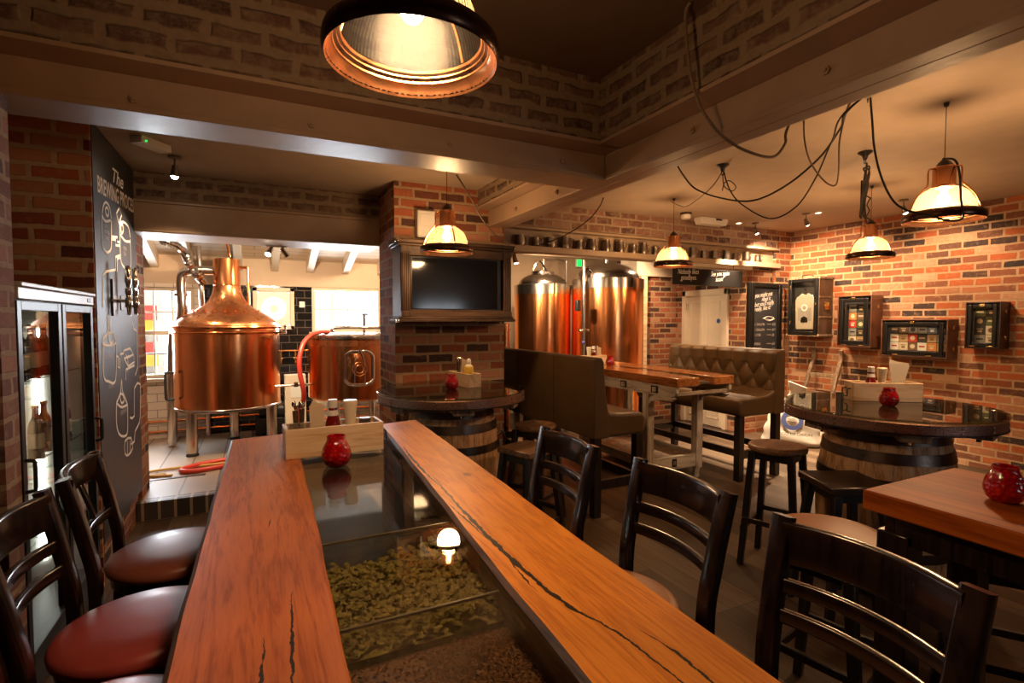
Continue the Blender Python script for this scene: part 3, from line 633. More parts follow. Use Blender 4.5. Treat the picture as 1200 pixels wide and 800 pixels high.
fan = thing('extractor_fan', 'round extractor fan set in the small brewhouse window', 'fan', (cx, 7.6, cz))
fb = MB(); n = 40; R0 = .155
sq = .198
ring = []
for i in range(n):
    t = 2 * PI * i / n; ring.append((R0 * cos(t), R0 * sin(t)))
vs = []
for i in range(n):
    t = 2 * PI * i / n; k = min(sq / max(abs(cos(t)), 1e-6), (z1 - z0 - .1) / 2 / max(abs(sin(t)), 1e-6))
    vs += [(R0 * cos(t), .02, R0 * sin(t)), (k * cos(t), .02, k * sin(t)), (R0 * cos(t), .036, R0 * sin(t)), (k * cos(t), .036, k * sin(t))]
fb.add(vs, [f_ for i in range(n) for f_ in ((4 * i, 4 * ((i + 1) % n), 4 * ((i + 1) % n) + 1, 4 * i + 1), (4 * i + 2, 4 * i + 3, 4 * ((i + 1) % n) + 3, 4 * ((i + 1) % n) + 2), (4 * i, 4 * i + 2, 4 * ((i + 1) % n) + 2, 4 * ((i + 1) % n)))])
fb.build('backing_plate', M['whiteplastic'], fan, smooth=False)
MB().cyl((0, .0, 0), (0, .03, 0), .05, .05, 24).build('hub', M['whiteplastic'], fan)
gb = MB()
for k in range(7): z = -.13 + k * .043; h = sqrt(max(.155 ** 2 - z * z, 0)); gb.box(-h, h, .03, .038, z - .005, z + .005)
gb.build('grille', M['whiteplastic'], fan, smooth=False)
# outside: striped hoarding beyond the left window
pn = thing('striped_hoarding', 'red, yellow and grey striped hoarding outside the left brewhouse window', 'hoarding', (-1.58, 8.6, 0))
MB().box(-.6, .42, 0, .06, .3, 2.2).build('board', M['panwhite'], pn, smooth=False)
for k, (z0_, z1_, mt) in enumerate(((1.60, 1.80, 'panred'), (1.42, 1.60, 'panyel'), (1.31, 1.42, 'pangrey'), (1.13, 1.30, 'panred'), (.97, 1.12, 'panyel'), (.80, .97, 'pangrey'))):
    MB().box(-.6, .36 - .05 * (k % 2), -.012, 0, z0_, z1_).build('stripe', M[mt], pn, smooth=False)
MB().box(-.5, -.42, 0, .06, 0, .3).box(.3, .38, 0, .06, 0, .3).build('post', M['panwhite'], pn, smooth=False)
S('ground_outside', MB().box(-6, 6, 7.76, 14, -.15, -.02), M['pangrey'])
# door
dn = S('door_1', MB().box(6.10, 6.15, 5.38, 5.45, 0, 2.06).box(6.10, 6.15, 6.19, 6.27, 0, 2.06).box(6.10, 6.15, 5.38, 6.27, 1.97, 2.06), M['cream'], bev=.008)
leaf = struct(MB().box(6.135, 6.155, 5.45, 6.19, .01, 1.97).build('door_leaf', M['cream'], dn, smooth=False))
pp = MB()
for y0, y1 in ((5.53, 5.78), (5.87, 6.12)):
    for z0_, z1_ in ((1.05, 1.88), (.12, .85)):
        pp.box(6.128, 6.136, y0, y1, z0_, z0_ + .02).box(6.128, 6.136, y0, y1, z1_ - .02, z1_).box(6.128, 6.136, y0, y0 + .02, z0_, z1_).box(6.128, 6.136, y1 - .02, y1, z0_, z1_)
struct(pp.build('door_panel', M['cream'], dn, bev=.003))
q = onX(842, 376, 6.13); struct(MB().cyl((6.134, q.y, q.z), (6.128, q.y, q.z), .035, .035, 24).build('door_sign', M['bluesign'], dn))
struct(MB().cyl((6.12, 6.17, 1.75), (6.12, 6.17, 1.86), .012, .012, 10).build('hinge', M['steel'], dn))
struct(MB().cyl((6.135, 5.50, 1.0), (6.09, 5.50, 1.0), .012, .012, 12).cyl((6.09, 5.50, 1.0), (6.09, 5.6, 1.0), .01, .01, 10).build('door_handle', M['chrome'], dn))
# ------------------------------------------------------------------ the long bar table
bar = thing('bar_table', 'long bar table of two thick planks with a glass strip between them', 'bar table', (0, 0, 0))
def edge(p0, p1, y): t = (y - p0[1]) / (p1[1] - p0[1]); return p0[0] + (p1[0] - p0[0]) * t
E1 = ((-.134, .922), (-.112, 2.682)); E2 = ((.124, .795), (.160, 2.72)); E3 = ((.447, .636), (.580, 2.758)); E4 = ((.713, .505), (.787, 2.816))
Y0, Y1 = -.25, 2.74
def plank(name, ea, eb, mat, y1a, y1b, wav):
    b = MB(); n = 60; P = []
    rnd = random.Random(wav)
    ph = [rnd.random() * 6 for _ in range(6)]
    def wob(y, k): return .003 * sin(y * 2.3 + ph[k]) + .0012 * sin(y * 7 + ph[k + 1]) + .001 * sin(y * 19 + ph[k + 2])
    for i in range(n + 1):
        t = i / n; ya = Y0 + (y1a - Y0) * t; yb = Y0 + (y1b - Y0) * t
        xa = edge(*ea, ya) + wob(ya, 0); xb = edge(*eb, yb) + wob(yb, 3)
        P.append(((xa - .008, ya), (xb, yb)))
    vs = []
    for a, c in P:
        vs += [(a[0] + .01, a[1], .975), (a[0], a[1], 1.0), (a[0] + .002, a[1], 1.04), (a[0] + .012, a[1], 1.05), (c[0] - .006, c[1], 1.05), (c[0], c[1], 1.043), (c[0], c[1], .985), (c[0] - .01, c[1], .975)]
    fs = []
    for i in range(n):
        for j in range(8): fs.append((8 * i + j, 8 * i + (j + 1) % 8, 8 * i + 8 + (j + 1) % 8, 8 * i + 8 + j))
    fs += [tuple(range(8)), tuple(8 * n + j for j in range(8))[::-1]]
    b.add(vs, fs)
    b.m = [1 if (i < 8 * n and i % 8 in (0, 1, 2, 5, 6, 7)) else 0 for i in range(len(fs))]
    return b.build(name, [mat, M['bark']], bar, ang=22)
pl = plank('plank', E1, E2, M['plank_red'], 2.70, 2.735, 3); pl['label'] = 'reddish left plank with two long cracks'
pr = plank('plank', E3, E4, M['plank_orange'], 2.76, 2.80, 11); pr['label'] = 'orange right plank with one long wandering crack'
def quadprism(pts, z0, z1):
    return MB().prism(pts, 'z', z0, z1)
quadprism([(edge(*E2, Y0) - .012, Y0), (edge(*E3, Y0) + .012, Y0), (edge(*E3, 2.74) + .012, 2.745), (edge(*E2, 2.74) - .012, 2.735)], 1.028, 1.038).build('glass_top', M['topglass'], bar, smooth=False)
# trough under the glass
t = MB()
zb = .86
def wallp(xa, xb, th):  # along the bar
    t.hexa([(xa[0], Y0, zb), (xa[0] + th, Y0, zb), (xa[1] + th, 2.73, zb), (xa[1], 2.73, zb), (xa[0], Y0, 1.028), (xa[0] + th, Y0, 1.028), (xa[1] + th, 2.73, 1.028), (xa[1], 2.73, 1.028)])
wallp((edge(*E2, Y0) - .04, edge(*E2, 2.73) - .04), 0, .03); wallp((edge(*E3, Y0) + .01, edge(*E3, 2.73) + .01), 0, .03)
t.hexa([(edge(*E2, Y0) - .04, Y0, zb - .025), (edge(*E3, Y0) + .04, Y0, zb - .025), (edge(*E3, 2.73) + .04, 2.73, zb - .025), (edge(*E2, 2.73) - .04, 2.73, zb - .025),
        (edge(*E2, Y0) - .04, Y0, zb), (edge(*E3, Y0) + .04, Y0, zb), (edge(*E3, 2.73) + .04, 2.73, zb), (edge(*E2, 2.73) - .04, 2.73, zb)])
for y in (Y0, 2.705): t.box(edge(*E2, y) - .01, edge(*E3, y) + .01, y, y + .025, zb, 1.028)
t.build('trough', M['wellwood'], bar, smooth=False)
for y in (.99, 1.40):
    dv = MB().box(edge(*E2, y) - .008, edge(*E3, y) + .008, y, y + .012, zb + .001, 1.014).build('divider', M['topglass'], bar, smooth=False)
    MB().box(edge(*E2, y) - .008, edge(*E3, y) + .008, y + .003, y + .009, 1.0145, 1.020).build('divider_edge', M['acrylic'], dv, smooth=False)
MB().box(edge(*E2, 1.6) - .008, edge(*E3, 1.6) + .008, 1.42, 2.70, zb + .001, zb + .03).build('trough_liner', M['espresso'], bar, smooth=False)
# trestle legs
for y in (.15, 2.35):
    for x in (.0, .62): MB().box(x - .045, x + .045, y - .045, y + .045, 0, .975 if True else 0).build('leg', M['oldwood'], bar, bev=.005)
    MB().box(-.04, .66, y - .03, y + .03, .22, .30).build('crossbar', M['oldwood'], bar, bev=.004)
MB().box(.28, .34, .15, 2.35, .23, .29).build('stretcher', M['oldwood'], bar, bev=.004)
# hops and malt
def heap(y0, y1, zf, step):
    """grid surface points between the plank edges"""
    ys = []; y = y0
    out = []
    while y < y1:
        xa = edge(*E2, y) - .005; xb = edge(*E3, y) + .005; x = xa
        while x < xb: out.append((x, y)); x += step
        y += step
    return out
rn = random.Random(5)
hb = MB()
for x, y in heap(1.01, 1.395, 0, .0155):
    for _ in range(1):
        px, py = x + rn.uniform(-.008, .008), y + rn.uniform(-.008, .008)
        z = .962 + .018 * sin(px * 17 + 1) * cos(py * 13) + rn.uniform(-.012, .014)
        r = rn.uniform(.008, .0125)
        for q in range(4):
            a = rn.uniform(0, 6.28); e = rn.uniform(-.1, .9); w_ = r * rn.uniform(.8, 1.15)
            d = Vector((cos(a) * cos(e), sin(a) * cos(e), sin(e))); sd = Vector((-sin(a), cos(a), 0)); up = d.cross(sd)
            if up.z < 0: up = -up
            c = Vector((px, py, z)) + up * .003
            hb.add([c - d * r * .7, c + sd * w_ * .75 - d * r * .1, c + sd * w_ * .5 + d * r * .6, c + d * r * 1.1, c - sd * w_ * .5 + d * r * .6, c - sd * w_ * .75 - d * r * .1, c + up * w_ * .55 + d * r * .15],
                   [(0, 1, 6), (1, 2, 6), (2, 3, 6), (3, 4, 6), (4, 5, 6), (5, 0, 6)])
hb.prism([(edge(*E2, 1.01) - .005, 1.005), (edge(*E3, 1.01) + .005, 1.005), (edge(*E3, 1.39) + .005, 1.396), (edge(*E2, 1.39) - .005, 1.396)], 'z', zb + .002, .945)
tag(hb.build('dried_hops', M['hops'], None, smooth=False), 'bed of dried green hop cones under the glass of the bar', 'hops', kind='stuff')
mb = MB()
for x, y in heap(-.2, .975, 0, .0088):
    if y < .45: continue
    px, py = x + rn.uniform(-.004, .004), y + rn.uniform(-.004, .004); z = .948 + .006 * sin(px * 20) + rn.uniform(-.004, .004)
    a = rn.uniform(0, 6.28); d = Vector((cos(a), sin(a), rn.uniform(-.4, .4))) * .0062; s_ = Vector((-sin(a), cos(a), 0)) * .0027; u_ = Vector((0, 0, .0027)); c = Vector((px, py, z))
    mb.add([c - d, c + s_, c + u_, c - s_, c - u_, c + d], [(0, 1, 2), (0, 2, 3), (0, 3, 4), (0, 4, 1), (5, 2, 1), (5, 3, 2), (5, 4, 3), (5, 1, 4)])
mb.prism([(edge(*E2, -.2) - .005, -.2), (edge(*E3, -.2) + .005, -.2), (edge(*E3, .98) + .005, .986), (edge(*E2, .98) - .005, .986)], 'z', zb + .002, .943)
tag(mb.build('malted_grain', M['malt'], None, smooth=False), 'bed of brown malted grain under the glass of the bar', 'grain', kind='stuff')

# ------------------------------------------------------------------ chairs at the bar
def make_chair(style, leather):
    r = thing('bar_chair', '-', 'bar chair')
    for s in (-1, 1):
        MB().sweep([(s * .205, -.27, 0), (s * .192, -.215, .35), (s * .188, -.198, .72), (s * .193, -.222, .9), (s * .2, -.268, 1.105)], rrect(.034, .05, .2), 5, up=(1, 0, 0)).build('back_post', M['espresso'], r)
        MB().bar((s * .185, .185, 0), (s * .155, .15, .70), .04, .04, w1=.044, h1=.044).build('leg', M['espresso'], r, bev=.004)
        MB().bar((s * .185, -.20, .36), (s * .168, .165, .36), .02, .032).build('stretcher', M['espresso'], r, bev=.003)
    MB().bar((-.172, .172, .27), (.172, .172, .27), .026, .03).build('footrest', M['espresso'], r, bev=.003)
    MB().bar((-.187, -.21, .30), (.187, -.21, .30), .02, .03).build('stretcher', M['espresso'], r, bev=.003)
    pb = MB().box(-.155, .155, -.02, .02, .285, .289); pb.xf(Matrix.Translation((0, .172, 0))); pb.build('footrest_strip', M['brass'], r)
    MB().lathe([(.0, .665), (.17, .665), (.192, .675), (.196, .712), (0, .712)], 40).build('seat_ring', M['espresso'], r)
    MB().lathe([(0, .712), (.198, .712), (.207, .722), (.209, .737), (.200, .752), (.175, .763), (.10, .768), (0, .769)], 44).build('seat', M[leather], r, ang=60)
    def rail(name, z, yo, w_, h_, bow, xe=.19):
        MB().sweep([(-xe, yo, z), (-xe * .5, yo - bow * .75, z), (0, yo - bow, z), (xe * .5, yo - bow * .75, z), (xe, yo, z)], rrect(w_, h_, .3), 6).build(name, M['espresso'], r, ang=30)
    if style == 'ladder':
        rail('top_rail', 1.045, -.253, .024, .105, .045)
        rail('slat', .945, -.230, .02, .036, .042); rail('slat', .873, -.216, .02, .036, .040)
    else:
        rail('top_rail', 1.055, -.255, .026, .095, .045, .205)
        rail('lower_rail', .875, -.216, .02, .036, .03)
        for x in (-.06, .06):
            MB().bar((x * 1.05, -.243, .885), (x * 1.5, -.292, 1.02), .028, .012, up=(0, 1, 0), w1=.04).build('splat', M['espresso'], r, bev=.002)
    return r
def place(o, label, x, y, rz, group):
    o['label'] = label; o['group'] = group; o.location = (x, y, 0); o.rotation_euler = (0, 0, rz); return o
GB = 'chairs along the bar'
c1 = make_chair('ladder', 'red_leather')
place(c1, 'dark wooden bar chair with red seat and slatted back, left of the bar', -.30, 1.745, -PI / 2, GB)
copy_tree(c1, None, 'nearest red seated chair left of the bar, mostly outside the photo', (-.32, 1.29, 0), -PI / 2, GB)
c2 = make_chair('splat', 'wine_leather')
place(c2, 'dark wooden chair with upright splats and brown seat, left of the bar near the chalkboard', -.285, 2.26, -PI / 2 + .03, GB)
c3 = make_chair('ladder', 'tan_leather')
place(c3, 'dark slatted chair right of the bar, nearest the camera', .925, .67, PI / 2 - .02, GB)
copy_tree(c3, None, 'dark slatted chair right of the bar, middle one of three', (.955, 1.265, 0), PI / 2 - .04, GB)
copy_tree(c3, None, 'dark slatted chair right of the bar, farthest one beside the booth', (.925, 1.89, 0), PI / 2 - .02, GB)

# ------------------------------------------------------------------ stools
def make_stool(kind, top, h, label, loc, rz=0, group=None, tw=.17):
    r = thing('bar_stool', label, 'bar stool', loc, rz, group)
    if kind == 'round': MB().lathe([(0, h - .042), (tw - .012, h - .042), (tw, h - .034), (tw + .003, h - .015), (tw - .006, h - .003), (tw - .03, h - .001), (.06, h - .008), (0, h - .009)], 44).build('seat', M[top], r, ang=50)
    elif kind == 'square': MB().box(-tw, tw, -tw, tw, h - .04, h).build('seat', M[top], r, bev=.008)
    else:
        MB().lathe([(0, h - .07), (tw, h - .07), (tw + .008, h - .05), (tw + .008, h - .03), (tw - .01, h - .012), (tw - .05, h - .003), (0, h)], 44).build('seat', M[top], r, ang=60)
        MB().lathe([(0, h - .11), (tw - .012, h - .11), (tw - .008, h - .07), (0, h - .07)], 40).build('seat_ring', M['espresso'], r)
    hz = h - (.042 if kind != 'padded' else .11)
    for sx in (-1, 1):
        for sy in (-1, 1): MB().bar((sx * (.185 if kind != 'round' else .165), sy * (.185 if kind != 'round' else .165), 0), (sx * .115, sy * .115, hz), .036, .036, w1=.042, h1=.042, up=(1, 0, 0)).build('leg', M['stoolwood'], r, bev=.004)
    for z, k in ((.24, .163), (.30, .158)):
        if z < .27:
            for sy in (-1, 1): MB().bar((-k, sy * k, z), (k, sy * k, z), .02, .032).build('stretcher', M['stoolwood'], r, bev=.003)
        else:
            for sx in (-1, 1): MB().bar((sx * k, -k, z), (sx * k, k, z), .02, .032).build('stretcher', M['stoolwood'], r, bev=.003)
    MB().box(-.115, .115, -.125, -.105, hz - .05, hz).box(-.115, .115, .105, .125, hz - .05, hz).box(-.125, -.105, -.105, .105, hz - .05, hz).box(.105, .125, -.105, .105, hz - .05, hz).build('apron', M['stoolwood'], r, bev=.002)
    return r
make_stool('round', 'stooltop', .775, 'round worn wooden stool between the left barrel table and the booth', (1.99, 3.62, 0), .5, None, .165)
make_stool('square', 'stooltop', .735, 'square wooden stool beside the left barrel table', (1.66, 3.13, 0), .35, None, .15)
make_stool('round', 'tan_seat' if 'tan_seat' in M else 'stooltop', .79, 'round wooden stool beside the right barrel table, in front of the white sack', (3.045, 2.26, 0), .35, None, .175)
make_stool('square', 'stooltopdark', .745, 'low dark square stool in front of the right barrel', (2.84, 1.70, 0), -.45, None, .165)
make_stool('padded', 'tan_leather', .775, 'padded tan round stool at the end of the right wooden table', (2.03, 1.27, 0), .2, None, .205)
make_stool('padded', 'tan_leather', .765, 'padded brown round stool on the far side of the right wooden table', (2.62, .93, 0), .6, None, .205)

# ------------------------------------------------------------------ right hand table
rt = thing('high_table', 'high wooden table with square dark legs at the right edge', 'table', (2.05, .35, 0))
MB().box(-.285, .285, -.62, .65, .985, 1.05).build('tabletop', M['table_top'], rt, bev=.006)
for sx in (-1, 1):
    for sy in (-1, 1): MB().box(sx * .22 - .045, sx * .22 + .045, sy * .55 - .045 + .02, sy * .55 + .045 + .02, 0, .93).build('leg', M['espresso'], rt, bev=.004)
MB().box(-.25, .25, -.56, -.53, .90, .985).box(-.25, .25, .57, .60, .90, .985).box(-.25, -.22, -.53, .57, .90, .985).box(.22, .25, -.53, .57, .90, .985).build('apron', M['espresso'], rt, bev=.003)
for sx in (-1, 1): MB().box(sx * .22 - .02, sx * .22 + .02, -.5, .54, .2, .26).build('stretcher', M['espresso'], rt, bev=.003)
MB().box(-.2, .2, -.01, .05, .2, .26).build('stretcher', M['espresso'], rt, bev=.003)
# ------------------------------------------------------------------ barrel tables
def barrel_table(label, x, y, rz):
    r = thing('barrel_table', label, 'barrel table', (x, y, 0), rz); r.scale = (1, 1, 1.012)
    def rad(z): t = (z - .47) / .47; return .365 - .062 * t * t
    pr = [(.0, .0)] + [(rad(z * .94 / 12), z * .94 / 12) for z in range(13)] + [(.275, .94), (.275, .91), (0, .91)]
    n = 26; b = MB(); vs = []; K = 4
    for i in range(n):
        for k in range(K):
            t_ = 2 * PI * (i + (k + .06 * (1 if k == 0 else 0)) / K) / n
            g = -.006 if k == 0 else 0
            for rr, z in pr: vs.append(((rr + (g if rr > .28 else 0)) * cos(t_), (rr + (g if rr > .28 else 0)) * sin(t_), z))
    m = len(pr); N = n * K
    b.add(vs, [(i * m + j, ((i + 1) % N) * m + j, ((i + 1) % N) * m + j + 1, i * m + j + 1) for i in range(N) for j in range(m - 1)])
    b.build('barrel', M['barrel'], r, ang=25)
    for z0, z1 in ((.0, .045), (.10, .155), (.25, .305), (.64, .695), (.785, .845), (.89, .935)):
        MB().lathe([(rad(z0) - .002, z0), (rad(z0) + .006, z0), (rad(z1) + .006, z1), (rad(z1) - .002, z1)], 48).build('hoop', M['iron'], r, ang=30)
    for k in range(6):
        a = 2 * PI * k / 6 + .35; bl = MB().box(.30, .50, -.07, .07, .945, .994); bl.xf(Matrix.Rotation(a, 4, 'Z')); o = bl.build('support_block', M['oldwood'], r, bev=.004)
        bo = MB().cyl((.43, 0, .942), (.43, 0, .922), .013, .013, 8); bo.xf(Matrix.Rotation(a, 4, 'Z')); bo.build('bolt', M['chrome'], o)
    MB().lathe([(0, .995), (.535, .995), (.54, .999), (.54, 1.05), (.53, 1.055), (0, 1.055)], 64).build('table_disc', M['oldwood'], r, ang=30)
    MB().lathe([(.541, .998), (.549, 1.0), (.549, 1.048), (.541, 1.052)], 72).build('rim_band', M['perf'], r, ang=30)
    MB().lathe([(.5425, .992), (.5535, .992), (.5535, .999), (.5425, .999)], 72).build('rim_edge', M['iron'], r, ang=30)
    rv = None
    for k in range(18):
        a = 2 * PI * k / 18
        for z in (1.012, 1.036):
            if rv is None: rv = MB().ell((0, 0, 0), .006, 8, 5).build('rivet', M['chrome'], r); o = rv
            else: o = rv.copy(); COL.objects.link(o); o.parent = r
            o.location = (.550 * cos(a), .550 * sin(a), z)
    MB().lathe([(0, 1.058), (.552, 1.058), (.558, 1.062), (.558, 1.068), (.553, 1.071), (0, 1.071)], 80).build('glass_top', M['smokeglass'], r, ang=30)
    MB().tube([(.30, -.16, .72), (.345, -.17, .74), (.36, -.175, .69), (.355, -.17, .66)], .012, 8).build('barrel_handle', M['iron'], r)
    return r
barrel_table('round glass topped barrel table standing against the brick column', 1.33, 3.74, 0)
barrel_table('round glass topped barrel table by the brick wall on the right', 3.45, 1.83, .4)

# ------------------------------------------------------------------ booths
def slab(name, prof, y0, y1, mat, par, bev=.018, ang=50):
    return MB().prism(prof, 'y', y0, y1).build(name, mat, par, bev=bev, seg=3, ang=ang)
ba = thing('booth_bench', 'tall brown leather booth bench seen from its plain back', 'booth bench', (2.65, 4.45, 0))
Yh = 1.05
slab('backrest', [(-.25, .645), (-.25, 1.285), (-.235, 1.30), (-.175, 1.30), (-.155, 1.26), (-.135, 1.0), (-.10, .80), (-.10, .645)], -Yh, Yh, M['booth_leather'], ba)
slab('seat', [(-.135, .648), (.265, .648), (.28, .70), (.28, .79), (.25, .83), (.02, .838), (-.08, .85), (-.135, .90)], -Yh + .004, Yh - .004, M['booth_leather'], ba, .03)
def blegs(par, xs_, ys_, h):
    for x in xs_:
        for y in ys_: MB().box(x - .035, x + .035, y - .035, y + .035, 0, h).build('leg', M['stoolwood'], par, bev=.004)
    for y in ys_: MB().box(xs_[0] + .03, xs_[1] - .03, y - .02, y + .02, .22, .30).build('stretcher', M['stoolwood'], par, bev=.003)
    for x in xs_: MB().box(x - .02, x + .02, ys_[0] + .03, ys_[-1] - .03, .24, .31).build('stretcher', M['stoolwood'], par, bev=.003)
blegs(ba, (-.20, .225), (-1.0, 1.0), .65)
for y in (-.42, .30): MB().box(-.254, -.249, y, y + .006, .66, 1.28).build('seam', M['booth_leather'], ba)
bb = thing('booth_bench', 'tufted brown leather booth bench facing the white workbench table', 'booth bench', (4.54, 4.32, 0))
Yb = .78
slab('backrest', [(.33, .645), (.33, 1.285), (.315, 1.30), (.25, 1.30), (.225, 1.28), (.20, 1.0), (.17, .80), (.17, .645)], -Yb, Yb, M['booth_leather'], bb)
slab('seat', [(.20, .648), (-.305, .648), (-.32, .70), (-.32, .79), (-.29, .83), (-.02, .838), (.10, .85), (.20, .90)], -Yb + .004, Yb - .004, M['booth_leather'], bb, .03)
tb = MB(); NY, NZ = 150, 48; vs = []
for j in range(NZ + 1):
    for i in range(NY + 1):
        s = i / NY; q = j / NZ; y = -Yb + .008 + (2 * Yb - .016) * s; z = .86 + .425 * q
        a_, b_ = .20, .15; zz = z - .86
        if zz < .30: h = (abs(sin(PI * (y / a_ + zz / (2 * b_)))) * abs(sin(PI * (y / a_ - zz / (2 * b_))))) ** .45
        else: h = abs(sin(PI * y / a_)) ** .45
        edgef = min(1, min(i, NY - i) / 4) * min(1, min(j, NZ - j) / 3)
        base = .205 + (z - .86) * .07
        vs.append((base - .004 - .042 * h * edgef, y, z))
nv = len(vs)
fs = [(j * (NY + 1) + i, j * (NY + 1) + i + 1, (j + 1) * (NY + 1) + i + 1, (j + 1) * (NY + 1) + i) for j in range(NZ) for i in range(NY)]
tb.add(vs, fs); tb.build('tufted_cushion', M['booth_leather'], bb, ang=80)
btn = None
for j in (0, 1, 2):
    for i in range(-6, 7):
        y = i * .20 + (.10 if j % 2 else 0); z = .86 + j * .15
        if abs(y) > Yb - .03 or j == 0: continue
        if btn is None: btn = MB().ell((0, 0, 0), (.006, .011, .011), 10, 6).build('button', M['booth_leather'], bb); o = btn
        else: o = btn.copy(); COL.objects.link(o); o.parent = bb
        o.location = (.203 + (z - .86) * .07 - .008, y, z)
blegs(bb, (-.26, .27), (-.72, .72), .65)

# ------------------------------------------------------------------ workbench table between the booths
wt = thing('workbench_table', 'high white workbench table with varnished plank top between the booths', 'table', (3.70, 4.40, 0))
for x0, x1 in ((-.355, -.085), (.10, .36)):
    MB().box(x0, x1, -.92, .90, 1.0, 1.08).build('plank', M['bench_top'], wt, bev=.008)
MB().box(-.085, .10, -.86, .88, 1.01, 1.03).build('inner_board', M['oldwood'], wt, smooth=False)
MB().box(-.084, .099, -.84, .88, 1.066, 1.076).build('glass_strip', M['topglass'], wt, smooth=False)
for sx, xa in ((-1, -.345), (1, .315)):
    MB().prism([(-.90, 1.0), (-.90, .945), (-.87, .91), (-.80, .895), (.86, .895), (.86, 1.0)], 'x', xa, xa + .035).build('apron', M['whitewoody'], wt, bev=.004)
    for y in (-.5, .6): MB().box(xa - .012 + (0 if sx < 0 else -.02), xa + .068 + (-.02 if sx > 0 else 0), y - .04, y + .04, 0.10, .90).build('leg', M['whitewood'], wt, bev=.004); 
    for y in (-.5, .6): MB().lathe([(.0, 0), (.026, 0), (.032, .02), (.024, .05), (.034, .075), (.03, .105), (0, .105)], 16, (xa + .026 + (-.02 if sx > 0 else 0), y)).build('foot', M['whitewood'], wt)
    MB().prism([(-.88, .895), (-.60, .895), (-.54, .86), (-.54, .79), (-.57, .83), (-.66, .855), (-.84, .862)], 'x', xa, xa + .03).build('bracket', M['whitewoody'], wt, bev=.003)
    MB().box(xa + .01, xa + .04, -.46, .56, .16, .25).build('side_rail', M['whitewoody'], wt, bev=.003)
MB().box(-.30, .29, -.525, -.49, .12, .25).build('end_rail', M['whitewoodx'], wt, bev=.003)
MB().box(-.30, .29, .58, .62, .12, .25).build('end_rail', M['whitewoodx'], wt, bev=.003)
st_ = MB().box(-.03, .03, -.529, -.525, .145, .225).build('brand_mark', M['dark'], wt, smooth=False)
MB().cyl((0, -.5305, .185), (0, -.5285, .185), .02, .02, 16).build('brand_ring', M['oldwood'], st_)
MB().box(-.30, .29, -.49, .58, .20, .215).build('shelf', M['oldwood'], wt, smooth=False)
MB().box(-.31, .315, -.88, -.855, .915, .95).build('vise_bar', M['whitewoodx'], wt, bev=.006)
for y in (-.62, -.16):
    k = MB().box(-.352, -.345, y - .045, y + .045, .92, .985).build('clamp_recess', M['dark'], wt, smooth=False)
    MB().box(-.372, -.352, y - .032, y + .012, .93, .975).build('clamp_block', M['whitewood'], k, bev=.004)

# ------------------------------------------------------------------ television in its case
tv = thing('television', 'black television in a dark wooden case on the brick column', 'television', (1.53, 4.395, 1.61))
W, Hh, Dp = .49, .635, .27
fr = MB().box(-W, -W + .03, -Dp, 0, 0.03, Hh - .04).box(W - .03, W, -Dp, 0, .03, Hh - .04).box(-W, W, -Dp, 0, 0.0, .03).box(-W, W, -Dp, 0, Hh - .06, Hh - .03).box(-W + .03, W - .03, -.03, 0, .03, Hh - .06)
fr.build('case', M['tvwood'], tv, bev=.003)
MB().box(-W - .035, W + .035, -Dp - .035, 0, Hh - .03, Hh).box(-W - .02, W + .02, -Dp - .02, 0, Hh - .05, Hh - .03).build('cornice', M['tvwoodx'], tv, bev=.006)
MB().box(-W - .03, W + .03, -Dp - .03, 0, -.025, .0).box(-W - .015, W + .015, -Dp - .015, 0, 0, .02).build('plinth', M['tvwoodx'], tv, bev=.005)
for s in (-1, 1):
    pc = MB().box(s * (W - .04) - .035, s * (W - .04) + .035, -Dp - .012, -Dp + .01, .02, Hh - .05)
    for k in range(4): pc.cyl((s * (W - .04) - .024 + k * .016, -Dp - .012, .07), (s * (W - .04) - .024 + k * .016, -Dp - .012, Hh - .11), .006, .006, 8)
    pc.box(s * (W - .04) - .04, s * (W - .04) + .04, -Dp - .018, -Dp + .01, .02, .06).box(s * (W - .04) - .04, s * (W - .04) + .04, -Dp - .018, -Dp + .01, Hh - .1, Hh - .05)
    pc.build('pilaster', M['tvwood'], tv, bev=.002)
MB().box(-W + .075, W - .075, -Dp - .004, -Dp + .03, .02, .075).box(-W + .075, W - .075, -Dp - .004, -Dp + .03, Hh - .125, Hh - .05).build('front_rail', M['tvwoodx'], tv, bev=.003)
sc_ = MB().box(-.405, .405, -Dp + .02, -Dp + .06, .07, Hh - .12).build('screen_frame', M['blackframe'], tv, bev=.003)
MB().box(-.39, .365, -Dp + .017, -Dp + .021, .085, Hh - .135).build('screen', M['screen'], sc_, smooth=False)
for s, zz in ((-1, -.02), (-1, Hh - .015), (1, Hh - .015)): MB().box(s * (W + .033) - .012, s * (W + .033) + .012, -Dp - .04, -Dp - .01, zz - .012, zz + .014).build('corner_cap', M['chrome'], tv, bev=.004)
jb = thing('junction_box', 'pale plastic box fixed to the brick column above the television', 'junction box', (1.315, 4.4, 2.30))
MB().box(-.08, .08, -.09, 0, 0, .23).build('housing', M['whiteplastic'], jb, bev=.012)
MB().box(-.06, .06, -.095, -.088, .10, .20).build('cover_plate', M['whiteplastic'], jb, bev=.004)

